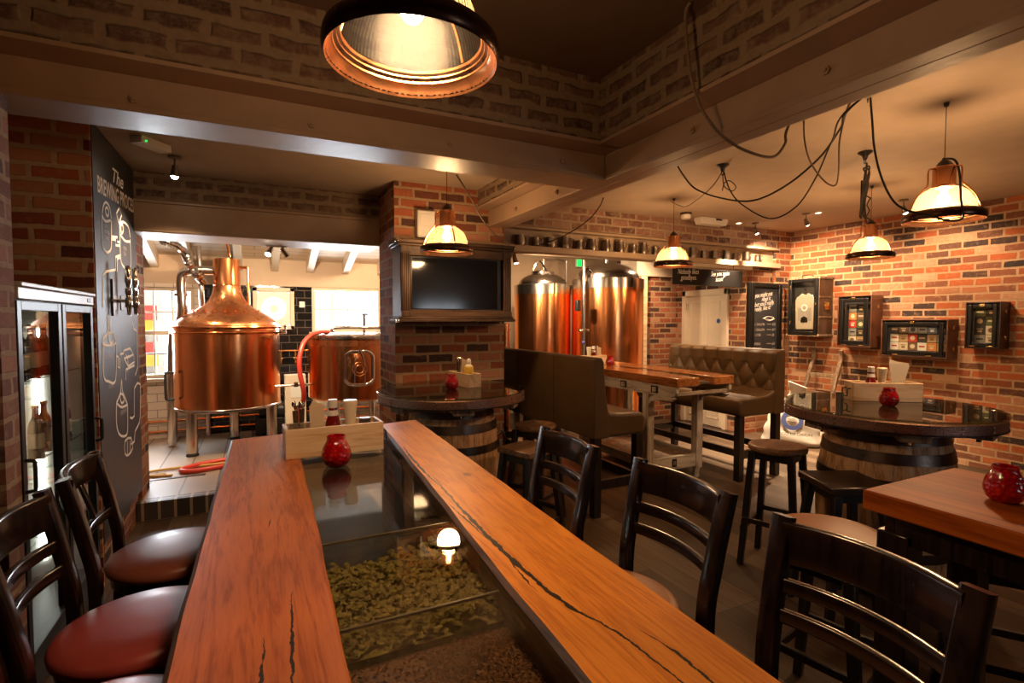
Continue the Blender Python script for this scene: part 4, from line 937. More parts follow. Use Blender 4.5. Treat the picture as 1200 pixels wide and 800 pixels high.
# ------------------------------------------------------------------ drinks fridge
fg = thing('drinks_fridge', 'black drinks fridge with two glass doors and a pale top panel', 'fridge', (-.845, 3.26, 0))
D_ = .58; Wf = .535
MB().box(-D_, -.05, -Wf, -Wf + .03, .0, 1.755).box(-D_, -.05, Wf - .03, Wf, 0, 1.755).box(-D_, -.05, -Wf + .03, Wf - .03, 1.68, 1.755).box(-D_, -.05, -Wf + .03, Wf - .03, 0, .16).build('cabinet', M['blackframe'], fg, bev=.004)
MB().box(-D_, -D_ + .02, -Wf + .03, Wf - .03, .16, 1.68).box(-D_ + .02, -.06, -Wf + .03, -Wf + .034, .16, 1.68).box(-D_ + .02, -.06, Wf - .034, Wf - .03, .16, 1.68).build('liner', M['liner'], fg, smooth=False)
hd = MB().box(-.05, .0, -Wf, Wf, 1.685, 1.735).box(-.07, .012, -Wf, Wf, 1.735, 1.755).build('header', M['fridgewhite'], fg, bev=.004)
MB().box(0, .003, .41, .47, 1.70, 1.72).build('maker_plate', M['black'], hd, bev=.002)
MB().box(-.05, -.015, -Wf, Wf, .02, .15).build('kick_grille', M['black'], fg, bev=.003)
for k, (y0, y1) in enumerate(((-Wf, -.01), (.01, Wf))):
    t_ = .045
    d = MB().box(-.045, -.005, y0, y0 + t_, .16, 1.68).box(-.045, -.005, y1 - t_, y1, .16, 1.68).box(-.045, -.005, y0 + t_, y1 - t_, .16, .21).box(-.045, -.005, y0 + t_, y1 - t_, 1.64, 1.68).build('door', M['blackframe'], fg, bev=.003)
    MB().box(-.03, -.024, y0 + t_ - .005, y1 - t_ + .005, .205, 1.645).build('pane', M['fridgeglass'], d, smooth=False)
    hy = y0 + .022 if k == 0 else y1 - .022
    MB().tube([(-.006, hy, .90), (.022, hy, .905), (.026, hy, .93), (.026, hy, 1.0), (.022, hy, 1.025), (-.006, hy, 1.03)], .008, 8).build('handle', M['black'], d)
for z in (.55, .95, 1.33):
    sh = MB()
    for k in range(13): x = -D_ + .03 + k * .04; sh.box(x, x + .004, -Wf + .04, Wf - .04, z - .004, z)
    for y in (-.5, -.25, 0, .25, .5): sh.box(-D_ + .03, -.06, y - .003, y + .003, z - .008, z - .004)
    sh.build('shelf', M['chrome'], fg, smooth=False)
MB().box(-.27, -.235, Wf - .05, Wf - .036, .25, 1.55).build('light_tube', M['fridgelight'] if 'fridgelight' in M else M['bulbdim'], fg, smooth=False)  # added glowing strip: imitates the window reflected in the door, brightens the interior
bt = thing('beer_bottle', '-', 'bottle', group='bottles in the fridge')
MB().lathe([(0, 0), (.028, 0), (.03, .006), (.03, .14), (.026, .165), (.013, .195), (.0115, .235), (.0135, .238), (.0135, .245), (0, .245)], 20).build('glass_body', M['greenbottle'], bt)
MB().lathe([(.0302, .05), (.0306, .052), (.0306, .118), (.0302, .12)], 20).build('label_band', M['label'], bt)
MB().lathe([(.0145, .236), (.0155, .237), (.014, .25), (0, .251)], 14).build('cap', M['brass'], bt)
k = 0
for z, ys, nm in ((1.331, (-.28, -.20, -.12, -.04, .04), 'top'), (.951, (-.38, -.30, -.10, .06, .30), 'middle')):
    for i, y in enumerate(ys):
        lab = 'brown beer bottle on the %s fridge shelf, %s from the left' % (nm, ORD[i])
        if k == 0: bt['label'] = lab; bt.location = (-.935, 3.26 + y, z)
        else: copy_tree(bt, None, lab, (-.935 - .015 * (i % 2), 3.26 + y, z))
        k += 1
# ------------------------------------------------------------------ copper kettle
ke = thing('brewing_kettle', 'large copper brewing kettle with a tall chimney neck on steel legs', 'brewing kettle', (-.285, 6.72, .15))
zb = .47
MB().lathe([(0, zb - .03), (.30, zb - .02), (.50, zb), (.53, zb + .02), (.532, zb + .05), (.532, 1.30), (.545, 1.305), (.548, 1.32), (.535, 1.335), (.535, 1.355), (.55, 1.36), (.555, 1.375), (.548, 1.39), (.52, 1.40)], 72).build('body', M['copper'], ke, ang=28)
MB().lathe([(.523, 1.395), (.512, 1.42), (.487, 1.445), (.455, 1.472), (.416, 1.50), (.372, 1.527), (.31, 1.562), (.25, 1.605), (.205, 1.645), (.175, 1.69), (.153, 1.74), (.140, 1.80), (.136, 1.84)], 64).build('dome', M['copperflat'], ke, ang=60)
MB().lathe([(.136, 1.835), (.140, 1.84), (.135, 1.85), (.133, 2.135), (.126, 2.135), (.124, 1.85)], 48).build('chimney', M['copper'], ke, ang=30)
MB().lathe([(.536, zb + .012), (.541, zb + .015), (.541, zb + .035), (.536, zb + .04)], 72).build('base_ring', M['steel'], ke, ang=30)
for a in (218, 347, 86):
    x, y = .44 * cos(radians(a)), .44 * sin(radians(a))
    lg = MB().cyl((x, y, .035), (x, y, zb), .055, .055, 24).build('leg', M['steel'], ke)
    MB().lathe([(0, 0), (.06, 0), (.06, .02), (.04, .036), (0, .036)], 20, (x, y)).build('foot', M['rubber'], lg)
for k in range(9):
    a = radians(200 + k * 17); MB().cyl((.335 * cos(a), .335 * sin(a), 1.54), (.35 * cos(a), .35 * sin(a), 1.56), .012, .012, 10).build('rivet', M['copperflat'], ke)
MB().tube([(-.50, -.25, .62), (-.56, -.27, .62), (-.57, -.28, .66), (-.57, -.28, .86), (-.56, -.27, .90), (-.50, -.25, .90)], .014, 8, 4).build('sight_glass', M['rubber'], ke)
MB().cyl((.535, -.12, 1.31), (.60, -.14, 1.31), .022, .022, 14).cyl((.59, -.14, 1.29), (.59, -.14, 1.37), .012, .012, 10).ell((.59, -.14, 1.38), .018, 10, 8).build('valve', M['chrome'], ke)
MB().tube([(.11, 0, 2.05), (.20, -.01, 2.05), (.215, -.01, 2.03), (.215, -.01, 1.70), (.215, -.01, 1.62)], .016, 10, 5).build('side_pipe', M['copper'], ke)
# vapour pipe
MB().tube([(-.11, .03, 2.0), (-.30, .05, 2.0), (-.42, .08, 1.97), (-.45, .09, 1.85), (-.45, .09, 1.5), (-.56, .25, 1.2), (-.60, .32, .02)], .05, 14, 6).build('steam_pipe', M['steel'], ke)
MB().lathe([(.052, 1.71), (.075, 1.71), (.075, 1.74), (.052, 1.74)], 24, (-.45, .09)).build('pipe_flange', M['steel'], ke)
vp = thing('steel_pipe', 'slim steel pipe standing behind the kettle by the window', 'pipe', (-.285, 6.72, 0))
MB().tube([(-.30, .3, 2.45), (-.28, .3, 2.1), (-.27, .35, 1.75), (-.27, .72, 1.2), (-.27, .72, .16)], .03, 12, 5).build('pipe', M['steel'], vp)
fd = thing('foil_duct', 'crinkled silver foil duct hanging from the brewhouse ceiling', 'duct')
pts = [onY(190, 281, 6.2), onY(205, 287, 6.35), onY(217, 297, 6.5), onY(223, 312, 6.6), onY(231, 322, 6.7), onY(238, 331, 6.85)]
d_ = MB(); P = catmull(pts, 9)
d_.tube(pts, .040, 14, 9, taper=lambda t: 1 + .13 * (1 if int(t * 45) % 2 else -1) - .4 * max(0, t - .7))
d_.build('hose', M['chrome'], fd, ang=20)
cp = thing('copper_riser', 'thin copper pipe rising above the kettle to the ceiling', 'pipe')
MB().tube([onY(266, 285, 6.5), onY(269, 300, 6.6), onY(271, 311, 6.7)], .012, 8, 3).build('pipe', M['copper'], cp)
# second vessel
ve = thing('copper_vessel', 'squat copper vessel with an oval hatch beside the brick column', 'brewing vessel', (1.06, 6.45, .15))
MB().lathe([(0, .53), (.50, .54), (.525, .56), (.525, 1.23), (.0, 1.23)], 64).build('body', M['copper'], ve, ang=30)
MB().lathe([(0, 1.24), (.535, 1.232), (.538, 1.25), (.535, 1.275), (.50, 1.29), (0, 1.30)], 64).build('lid', M['steel'], ve, ang=30)
MB().lathe([(.526, 1.16), (.531, 1.162), (.531, 1.225), (.526, 1.23)], 64).build('band', M['copperflat'], ve, ang=30)
for a in (225, 315, 45, 135): MB().cyl((.36 * cos(radians(a)), .36 * sin(radians(a)), 0), (.36 * cos(radians(a)), .36 * sin(radians(a)), .54), .04, .04, 18).build('leg', M['steel'], ve)
q = onY(421, 431, 5.94) - Vector((1.06, 6.45, .15))
an = atan2(q.y, q.x)
ha = thing_h = None
def hatch(par, cen):
    c = Vector(cen); nrm = Vector((c.x, c.y, 0)).normalized(); sx = Vector((-nrm.y, nrm.x, 0)); up = Vector((0, 0, 1)); r0 = .525
    def pt(a, b, o): 
        return nrm * (sqrt(max(r0 * r0 - a * a, 0)) + o) + sx * a + up * (c.z + b)
    out = []
    pts = [pt(a, b, .012) for a, b in rrect(.30, .37, .28, 5)]
    fr = MB().tube(pts, .018, 10, 3, closed=True).build('hatch_frame', M['chrome'], par)
    pl_ = MB(); g = 12; vs = []
    for j in range(g + 1):
        for i in range(g + 1): vs.append(pt(-.135 + .27 * i / g, -.17 + .34 * j / g, .008 + .014 * (1 - ((i / g - .5) * 2) ** 2) * (1 - ((j / g - .5) * 2) ** 2)))
    pl_.add(vs, [(j * (g + 1) + i, j * (g + 1) + i + 1, (j + 1) * (g + 1) + i + 1, (j + 1) * (g + 1) + i) for j in range(g) for i in range(g)])
    pl_.build('hatch_door', M['copper'], par)
    for a in (-.055, .055): MB().tube([pt(a, -.21, .03), pt(a, .08, .035), pt(0, .215, .035)], .006, 8, 1).build('hatch_bar', M['chrome'], par)
    for rr in (.075, .045): MB().tube([pt(rr * cos(t * PI / 8), rr * sin(t * PI / 8) - .01, .03) for t in range(16)], .006, 6, 2, closed=True).build('hatch_ring', M['copperflat'], par)
hatch(ve, (q.x, q.y, q.z))
MB().tube([(-.25, -.1, 1.31), (-.25, -.1, 1.36), (.1, -.15, 1.36), (.35, -.15, 1.36)], .02, 10, 2).build('top_pipe', M['steel'], ve)
MB().cyl((.10, -.1, 1.29), (.10, -.1, 1.52), .016, .016, 12).cyl((.06, -.1, 1.52), (.14, -.1, 1.52), .01, .01, 8).build('top_valve', M['chrome'], ve)
pbk = thing('pump_cabinet', 'beige control box standing behind the red hose', 'control box', (.42, 6.95, .15))
MB().box(-.12, .12, -.08, .08, 0, .78).build('housing', M['cream'], pbk, bev=.006); MB().box(-.06, .06, -.086, -.08, .50, .66).build('face_plate', M['whiteplastic'], pbk, bev=.003)
# hoses
def hose(name, label, pts, r, mat, cat='hose'):
    return tag(MB().tube(pts, r, 10, 8).build(name, M[mat], None), label, cat)
def ves(u, v, y): return tuple(onY(u, v, y))
hose('red_hose', 'bright red hose looping down beside the squat copper vessel', [ves(385, 389, 6.3), ves(370, 390, 6.1), ves(357, 400, 5.9), ves(351, 420, 5.8), ves(352, 440, 5.75), ves(356, 465, 5.7), (.35, 5.75, .5), (.38, 5.8, .17)], .024, 'redhose')
hose('red_hose', 'red hose coiled on the brewhouse floor', [(-.10, 5.9, .175), (-.35, 5.75, .175), (-.58, 5.70, .175), (-.66, 5.78, .175), (-.55, 5.92, .175), (-.3, 6.02, .175), (0, 6.1, .175), (.3, 6.05, .175)], .024, 'redhose')
hose('yellow_hose', 'yellow hose lying across the brewhouse floor', [(.1, 5.95, .166), (-.4, 5.92, .166), (-.85, 5.92, .166), (-.97, 5.84, .166), (-.90, 5.72, .166), (-.72, 5.66, .166)], .013, 'yellowhose')
hose('yellow_hose', 'yellow hose looped at the left edge of the brewhouse floor', [(-.78, 5.74, .166), (-1.1, 5.74, .166), (-1.4, 5.78, .166), (-1.42, 5.95, .166), (-1.22, 6.0, .166), (-1.16, 5.90, .166), (-1.4, 5.84, .166), (-1.75, 5.82, .166)], .013, 'yellowhose')
hose('red_hose', 'short red hose end behind the condiment box', [(.28, 5.55, .45), (.22, 5.6, .36), (.20, 5.65, .175), (.3, 5.7, .175)], .022, 'redhose')
dg = tag(MB().box(-1.45, -.45, 5.60, 5.64, .150, .156).build('floor_drain', M['iron'], None, smooth=False), 'narrow metal drain grating set in the brewhouse floor', 'drain')
for z, lb in ((.36, 'upper copper pipe low along the brewhouse wall'), (.235, 'lower copper pipe low along the brewhouse wall')):
    tag(MB().tube([(-2.4, 7.585, z), (-1, 7.585, z), (1.9, 7.585, z)], .014, 10, 1).build('copper_pipe', M['copper'], None), lb, 'pipe')
wp = thing('copper_pipe', 'copper pipe with brass taps across the black wall tiles', 'pipe', (.35, 7.587, 1.19))
MB().tube([(-.25, 0, 0), (.28, 0, 0)], .011, 8, 1).build('pipe', M['copper'], wp)
for x in (-.06, .12): MB().cyl((x, 0, .0), (x, 0, -.17), .016, .012, 10).cyl((x - .02, 0, -.1), (x + .02, 0, -.1), .012, .012, 8).build('tap', M['brass'], wp)
sp = thing('steel_pipe', 'steel pipe between the kettle and the squat vessel', 'pipe', (.1, 6.4, .86)); MB().tube([(.08, 0, 0), (.5, 0, 0)], .014, 10, 1).build('pipe', M['steel'], sp); MB().cyl((.3, 0, -.02), (.3, 0, .03), .025, .025, 12).build('valve', M['chrome'], sp)
ws = tag(MB().box(.53, .60, 7.56, 7.6, 1.77, 1.85).build('wall_switch', M['whiteplastic'], None, bev=.006), 'small white switch box on black tiles between brewhouse windows', 'switch')
# dark pump under the kettle
pm = thing('transfer_pump', 'dark pump on a frame under the kettle', 'pump', (.22, 7.30, .15))
MB().box(-.25, .45, -.12, .12, .02, .22).build('base_frame', M['black'], pm, bev=.01); MB().cyl((-.2, 0, .3), (.2, 0, .3), .11, .11, 24).build('motor', M['black'], pm); MB().cyl((.2, 0, .3), (.34, 0, .3), .08, .06, 24).build('pump_head', M['steel'], pm)
# ------------------------------------------------------------------ copper tanks beyond the mug beam
def tank(label, x, y, r, zband, zd):
    t = thing('fermenting_tank', label, 'tank', (x, y, 0))
    MB().lathe([(0, .20), (r * .7, .22), (r, .34), (r, zband)], 72).build('body', M['copper'], t, ang=28)
    MB().lathe([(r - .004, zband - .006), (r + .008, zband - .006), (r + .008, zband + .125), (r - .012, zband + .13), (r - .02, zband + .13)], 72).build('steel_band', M['steel'], t, ang=28)
    h = zd - zband - .13
    MB().lathe([(r - .01, zband + .13), (r - .05, zband + .135)] + [((r - .055) * cos(a * PI / 18), zband + .135 + h * sin(a * PI / 18)) for a in range(9)] + [(.02, zd)], 64, capt=True).build('dome', M['steel'], t, ang=50)
    for a in (45, 135, 225, 315): MB().cyl((r * .75 * cos(radians(a)), r * .75 * sin(radians(a)), 0), (r * .75 * cos(radians(a)), r * .75 * sin(radians(a)), .36), .04, .04, 16).build('leg', M['steel'], t)
    return t
t1 = tank('copper fermenting tank with a steel lid, left of the two beyond the mug beam', 3.71, 6.55, .405, 1.97, 2.27)
MB().lathe([(.12, 2.24), (.16, 2.24), (.165, 2.29), (.10, 2.31), (0, 2.315)], 32).build('manhole', M['steel'], t1, ang=30)
MB().tube([(-.05, -.2, 2.29), (-.15, -.2, 2.42), (-.22, -.2, 2.38), (-.26, -.2, 2.28)], .012, 8, 3).build('lid_arm', M['chrome'], t1)
MB().tube([(.02, 0, 2.30), (.02, 0, 2.44), (.05, 0, 2.47), (.36, 0, 2.47), (.40, 0, 2.43), (.40, 0, 2.1)], .014, 8, 4).build('vent_pipe', M['steel'], t1)
t2 = tank('wide copper fermenting tank with a domed steel lid, right of the two', 4.475, 6.04, .50, 2.04, 2.40)
MB().tube([(-.32, -.10, 2.24), (-.44, -.16, 2.30), (-.50, -.18, 2.24), (-.50, -.18, 2.12)], .03, 10, 4).build('inlet_elbow', M['chrome'], t2)
MB().cyl((.05, .1, 2.38), (.05, .1, 2.50), .025, .025, 12).build('vent', M['steel'], t2)
q = onY(677, 358, 5.60)
MB().box(q.x - 4.475 - .03, q.x - 4.475 + .03, q.y - 6.04 - .03, q.y - 6.04 + .03, q.z - .07, q.z + .07).build('thermometer', M['black'], t2, bev=.008)
po = thing('steel_post', 'slim vertical steel pipe with a valve in front of the wide copper tank', 'pipe', tuple(onY(684, 400, 5.42).to_2d()) + (0,))
MB().cyl((0, 0, 0), (0, 0, 2.34), .022, .022, 16).build('pipe', M['steel'], po)
zv = onY(684, 387, 5.42).z
MB().cyl((-.07, 0, zv), (.07, 0, zv), .02, .02, 12).cyl((0, -.06, zv), (0, 0, zv), .018, .018, 12).build('valve', M['chrome'], po)
MB().ell((-.03, -.04, zv - .15), .022, 12, 8).build('valve_knob', M['blue'], po)
pp_ = thing('copper_pipe', 'orange copper pipe running down the right side of the brick column', 'pipe', (2.69, 5.64, 0)); MB().cyl((0, 0, 0), (0, 0, 1.55), .045, .045, 20).build('pipe', M['copper'], pp_); MB().lathe([(.046, 1.5), (.055, 1.5), (.055, 1.56), (.03, 1.57), (0, 1.57)], 20).build('collar', M['copperflat'], pp_)
ex = thing('exit_sign', 'small glowing green exit sign above the copper tanks', 'exit sign', tuple(onY(679, 308, 7.9)))
MB().box(-.06, .06, .0, .04, -.07, .07).build('housing', M['whiteplastic'], ex, bev=.003); MB().box(-.05, .05, -.004, 0, -.06, .06).build('face', M['exitglow'], ex, smooth=False)
# far tan post right of the wide tank
tp = thing('timber_post', 'tan timber post right of the wide copper tank', 'post', (5.42, 6.42, 0)); MB().box(-.06, .06, -.06, .06, 0, 2.28).build('post', M['pine'], tp, bev=.005)
# ------------------------------------------------------------------ chalkboard with taps
cb = thing('chalkboard', 'tall black chalkboard headed The Brewing Process with white drawings', 'chalkboard', (-.86, 4.44, 0))
oy = 4.44; BX = -.84
MB().box(-.013, .02, -.595, .585, .25, 2.765).build('panel', M['board'], cb, bev=.002)
fx = .0215
def loc(u, v): p = onX(u, v, BX); return Vector((fx, p.y - oy, p.z))
yl = loc(114, 230).y; yr = loc(158, 245).y
hw = text_mesh('lettering', 'BREWING PROCESS', .105, M['chalk'], cb, (0, 0, 0), (0, 1, 0), (0, 0, 1), xs=1, bold=.002)
wd = max(v.co.y for v in hw.data.vertices)
zl, zr = loc(114, 224).z, loc(158, 250).z
for v in hw.data.vertices:
    t = v.co.y / wd; v.co = Vector((fx, yl + (yr - yl) * t, zl + (zr - zl) * t + v.co.z * 1.35))
text_mesh('lettering', 'The', .135, M['chalk'], cb, (fx, loc(130, 215).y, loc(132, 213).z), (0, 1, .05), (0, 0, 1), shear=.3, xs=1.6, bold=.002)
def stroke(pts, closed=False, k=4, mat='chalk', w_=.0085, name='chalk_line'):
    P = catmull([loc(*p) for p in pts], k, closed)
    b = MB(); 
    b.tube(P, w_, 4, 1, closed)
    for i, v in enumerate(b.v): b.v[i] = (fx + (v[0] - fx) * .12 + .0008, v[1], v[2])
    return b
def chalk(strokes, mat='chalk'):
    for s_ in strokes:
        q = stroke(*s_) if isinstance(s_, tuple) else stroke(s_); q.build('chalk_drawing', M[mat], cb, smooth=False)
# hot water tank, mash tun, pipes
chalk([[(119, 250), (119, 283), (123, 294), (127, 295), (130, 288), (130, 258)], [(119, 250), (121, 240), (124, 237), (128, 243), (130, 256)], [(119, 252), (123, 259), (129, 258)], ([(123, 245), (125, 243), (127, 248), (126, 253), (124, 251)], True)])
chalk([[(140, 270), (141, 303), (145, 313), (150, 316), (153, 310), (152, 280)], [(140, 272), (140, 263), (144, 260), (150, 266), (152, 278)], [(140, 274), (146, 282), (152, 283)], ([(141, 265), (143, 263), (144, 270), (142, 273)], True)])
chalk([([(136, 250), (139, 244), (142, 252), (139, 262)], True, 1), ([(130, 277), (137, 278), (137, 283), (140, 284)], False, 1), ([(130, 280), (135, 281), (135, 287), (140, 288)], False, 1)])
chalk([([(140, 299), (135, 301), (135, 316), (124, 318), (120, 322), (120, 360)], False, 1), ([(140, 302), (137, 303), (137, 318)], False, 1)])
chalk([[(125, 368), (126, 388), (121, 396), (120, 402), (127, 405), (135, 402), (134, 394), (129, 388), (128, 372)], ([(127, 391), (131, 390), (133, 397), (130, 402), (127, 398)], True), [(120, 402), (121, 440), (127, 447), (135, 445), (136, 402)]])
chalk([([(144, 411), (152, 408), (156, 415), (149, 419)], True, 1), ([(144, 411), (145, 420), (150, 429), (149, 419)], False, 1), ([(150, 429), (157, 424), (156, 415)], False, 1), ([(145, 420), (152, 417)], False, 1), ([(140, 415), (144, 414)], False, 1)])
chalk([([(136, 417), (138, 418), (138, 430), (140, 431), (140, 419)], False, 1), ([(147, 433), (157, 428)], False, 1), ([(147, 433), (147, 445)], False, 1), ([(155, 378), (156, 385), (160, 388), (161, 430), (158, 440)], False, 1)])
chalk([[(136, 472), (136, 495), (139, 508), (145, 511), (149, 505), (149, 474)], [(136, 472), (139, 465), (141, 458), (142, 445), (143, 458), (146, 466), (149, 474)], [(136, 472), (142, 477), (149, 474)], ([(140, 463), (143, 462), (145, 469), (142, 472)], True)])
chalk([([(152, 489), (157, 487), (157, 455), (164, 450), (164, 480), (163, 495), (158, 505), (157, 517), (153, 520)], False, 2), ([(146, 517), (153, 513), (155, 525), (150, 533), (146, 531)], True, 2), ([(149, 517), (149, 531)], False, 1), ([(152, 516), (152, 529)], False, 1)])
for (u, v, tx, sz) in ((122, 266, 'HOT\nWATER\nTANK', .035), (144, 292, 'MASH\nTUN', .04), (124, 421, 'COPPER', .04), (141, 487, 'FERMENT', .045), (127, 456, 'HOPS', .045), (148, 437, 'HEAT', .03)):
    text_mesh('lettering', tx, sz, M['chalkdim'], cb, loc(u, v), (0, 1, 0), (0, 0, 1))
tapg = thing('beer_tap', 'chrome beer tap mounted on the chalkboard, left of the pair', 'beer tap', (-.84,) + tuple(onX(151, 356, -.76))[1:], group='beer taps')
p0 = onX(149.5, 358, -.84)
def tap(par):
    MB().box(-.002, .006, -.05, .05, -.045, .055).build('wall_plate', M['iron'], par, bev=.003)
    MB().cyl((0.0, 0, .02), (.07, 0, .02), .012, .012, 12).build('shank', M['chrome'], par)
    MB().lathe([(0, -.075), (.011, -.075), (.013, -.03), (.02, -.02), (.021, .03), (.015, .04), (.015, .055), (0, .055)], 16, (.08, 0)).build('spout', M['chrome'], par)
    MB().lathe([(0, .055), (.014, .055), (.020, .075), (.020, .10), (.012, .11), (.014, .13), (.021, .15), (.017, .19), (.014, .22), (.017, .24), (.010, .255), (0, .257)], 16, (.08, 0)).build('handle', M['chrome'], par)
tap(tapg)
copy_tree(tapg, None, 'chrome beer tap mounted on the chalkboard, right of the pair', (-.84,) + tuple(onX(159, 356, -.76))[1:])
br_ = thing('tap_bracket', 'dark metal bracket with a rail on the chalkboard beside the beer taps', 'bracket', tuple(onX(131, 352, -.84)))
MB().box(.0, .012, -.02, .02, -.10, .14).build('back_bar', M['iron'], br_, bev=.002); MB().cyl((.02, -.08, .0), (.02, .14, .0), .006, .006, 8).build('rail', M['chrome'], br_)

# ------------------------------------------------------------------ written boards
sg = thing('hanging_sign', 'long black sign saying nobody likes goodbyes, under the mug beam', 'sign', (5.30, 4.975, 2.155))
MB().prism([(-.61, -.105), (.61, -.115), (.61, .105), (-.61, .10)], 'y', -.012, .012).build('panel', M['blacksign'], sg, bev=.002)
text_mesh('lettering', 'Nobody likes\n   goodbyes.', .092, M['chalk'], sg, (-.55, -.0135, .025), (1, 0, .03), (0, 0, 1), shear=.3, xs=.72, lsp=.8, bold=-.001)
text_mesh('lettering', 'See you again\n     soon!', .088, M['chalk'], sg, (.02, -.0135, .015), (1, 0, .07), (0, 0, 1), shear=.3, xs=.70, lsp=.8, bold=-.001)
for x in (-.45, .45): MB().cyl((x, 0, .095), (x, 0, .185), .004, .004, 8).build('hanger', M['black'], sg)
mn = thing('menu_board', 'black framed menu board with white price list on the back brick wall', 'menu board', (6.465, 5.035, 1.05))
MB().box(-.28, .28, 0, .06, .03, 1.05).build('panel', M['board'], mn, smooth=False)
MB().box(-.315, -.25, -.035, .0, 0, 1.07).box(.25, .315, -.035, 0, 0, 1.07).box(-.25, .25, -.035, 0, 1.01, 1.07).box(-.25, .25, -.035, 0, 0, .06).box(-.315, -.28, 0, .06, 0, 1.07).box(.28, .315, 0, .06, 0, 1.07).build('frame', M['blackframe'], mn, bev=.008)
text_mesh('lettering', 'you might not\n        need it,\nbut you\'ll really,\nreally, like it!', .088, M['chalk'], mn, (-.22, -.002, .86), (1, 0, .12), (0, 0, 1), shear=.3, xs=.72, lsp=.72)
fl = MB().tube([(-.05, -.002, .57), (.05, -.002, .60), (.18, -.002, .585), (.10, -.002, .555), (-.02, -.002, .575), (.08, -.002, .54), (.2, -.002, .57)], .004, 5, 5); fl.build('flourish', M['chalk'], mn)
for z, a, p_ in ((.475, '¼ GALLON', '£10'), (.40, '½ GALLON', '£15'), (.325, '1 LITRE', '£8'), (.20, 'SPRING', '£20'), (.13, 'T-SHIRTS', '£15'), (.065, 'GLASSWARE', '£5')):
    text_mesh('lettering', a, .05, M['chalkdim'], mn, (-.225, -.002, z), (1, 0, 0), (0, 0, 1), xs=.85)
    text_mesh('lettering', p_, .05, M['chalkdim'], mn, (.15, -.002, z), (1, 0, 0), (0, 0, 1), xs=.85)
    if z not in (.13, .065): MB().box(.04, .13, -.003, -.001, z + .015, z + .02).build('chalk_line', M['chalkdim'], mn, smooth=False)

# ------------------------------------------------------------------ display cases on the right wall (local: +x = along -Y to the right in view, front at -x world)
def case(name, label, cat, y0, y1, z0, z1, dep, outer, frame, inset=.05, back='dark', e=.018):
    r = thing(name, label, cat, (7.0, (y0 + y1) / 2, z0))
    hy = (y1 - y0) / 2; H = z1 - z0
    MB().box(-dep, -dep + .012 if False else 0, -hy, -hy + .015, 0, H).box(-dep, 0, hy - .015, hy, 0, H).box(-dep, 0, -hy + .015, hy - .015, H - .015, H).box(-dep, 0, -hy + .015, hy - .015, 0, .015).box(-.02, 0, -hy + .015, hy - .015, .015, H - .015).build('case_body', outer, r, bev=.006)
    MB().box(-dep + .065, -dep + .068, -hy + .015, hy - .015, .015, H - .015).build('backing', M[back], r, smooth=False)
    i = inset
    f = MB().box(-dep - .018, -dep + .004, -hy + e, -hy + e + i, e, H - e).box(-dep - .018, -dep + .004, hy - e - i, hy - e, e, H - e).box(-dep - .018, -dep + .004, -hy + e + i, hy - e - i, H - e - i, H - e).box(-dep - .018, -dep + .004, -hy + e + i, hy - e - i, e, e + i).build('door_frame', frame, r, bev=.008)
    MB().box(-dep - .004, -dep - .001, -hy + e + i - .005, hy - e - i + .005, e + i - .005, H - e - i + .005).build('pane', M['glass'], f, smooth=False)
    return r, hy, H
cs1, hy, H = case('wardrobe_trunk', 'old wooden trunk on the brick wall with a hanging pale shirt', 'trunk', 4.41, 4.87, 1.38, 2.18, .29, M['trunk'], M['blackframe'], .05)
for z in (.26, .53): MB().box(-.295, .0, -hy - .006, -hy, z - .012, z + .012).build('trunk_band', M['oldwood'], cs1, bev=.003)
for z in (.015, .785): MB().box(-.30, 0, -hy - .012, hy + .012, z - .015, z + .015).build('trunk_rim', M['oldwood'], cs1, bev=.005)
MB().tube([(-.2, -.08, .80), (-.2, -.06, .835), (-.2, .06, .835), (-.2, .08, .80)], .009, 8, 5).build('handle', M['suitcase'], cs1)
MB().box(-.2, -.1, -hy - .016, -hy - .006, .36, .46).build('lock', M['brass'], cs1, bev=.003)
for z in (.16, .64): MB().box(-.312, -.306, hy - .06, hy - .045, z, z + .06).build('hinge', M['brass'], cs1, bev=.002)
MB().box(-.312, -.306, -hy + .03, -hy + .05, .42, .45).build('latch', M['brass'], cs1, bev=.002)
sh = thing('hanging_shirt', 'pale shirt with a grey print hanging inside the wooden trunk', 'shirt', (6.765, 4.64, 1.47))
MB().prism([(-.13, 0), (.13, 0), (.14, .40), (.12, .44), (.04, .50), (.02, .475), (-.02, .475), (-.04, .50), (-.12, .44), (-.14, .40)], 'x', -.02, .02).build('fabric', M['shirt'], sh, bev=.012, seg=3)
MB().prism([(-.105, .12), (-.035, .12), (.09, .12), (.10, .30), (-.10, .30)], 'x', -.0225, -.0215).build('print', M['greyprint'], sh, smooth=False)
MB().cyl((-.023, 0, .30), (-.0245, 0, .30), .045, .045, 24).build('print', M['label'], sh); MB().cyl((-.0248, 0, .30), (-.0255, 0, .30), .03, .03, 24).build('print', M['greyprint'], sh)
MB().prism([(-.05, .10), (.05, .10), (.045, .16), (.0, .185), (-.045, .16)], 'x', -.0255, -.0235).build('print', M['blackframe'], sh, smooth=False)
MB().tube([(0, -.11, .455), (0, 0, .50), (0, .11, .455)], .008, 8, 3).tube([(0, 0, .50), (0, 0, .55), (0, .025, .57), (0, .03, .545)], .004, 6, 4).build('hanger', M['chrome'], sh)
cs2, hy2, H2 = case('display_suitcase', 'upright brown suitcase of beer mats between trunk and wide case', 'suitcase', 3.78, 4.20, 1.26, 1.91, .24, M['suitcase'], M['blackframe'], .05, e=.036)
cs3, hy3, H3 = case('display_suitcase', 'wide brown suitcase showing rows of beer mats on the brick wall', 'suitcase', 3.0, 3.68, 1.17, 1.61, .22, M['suitcase'], M['blackframe'], .045, e=.034)
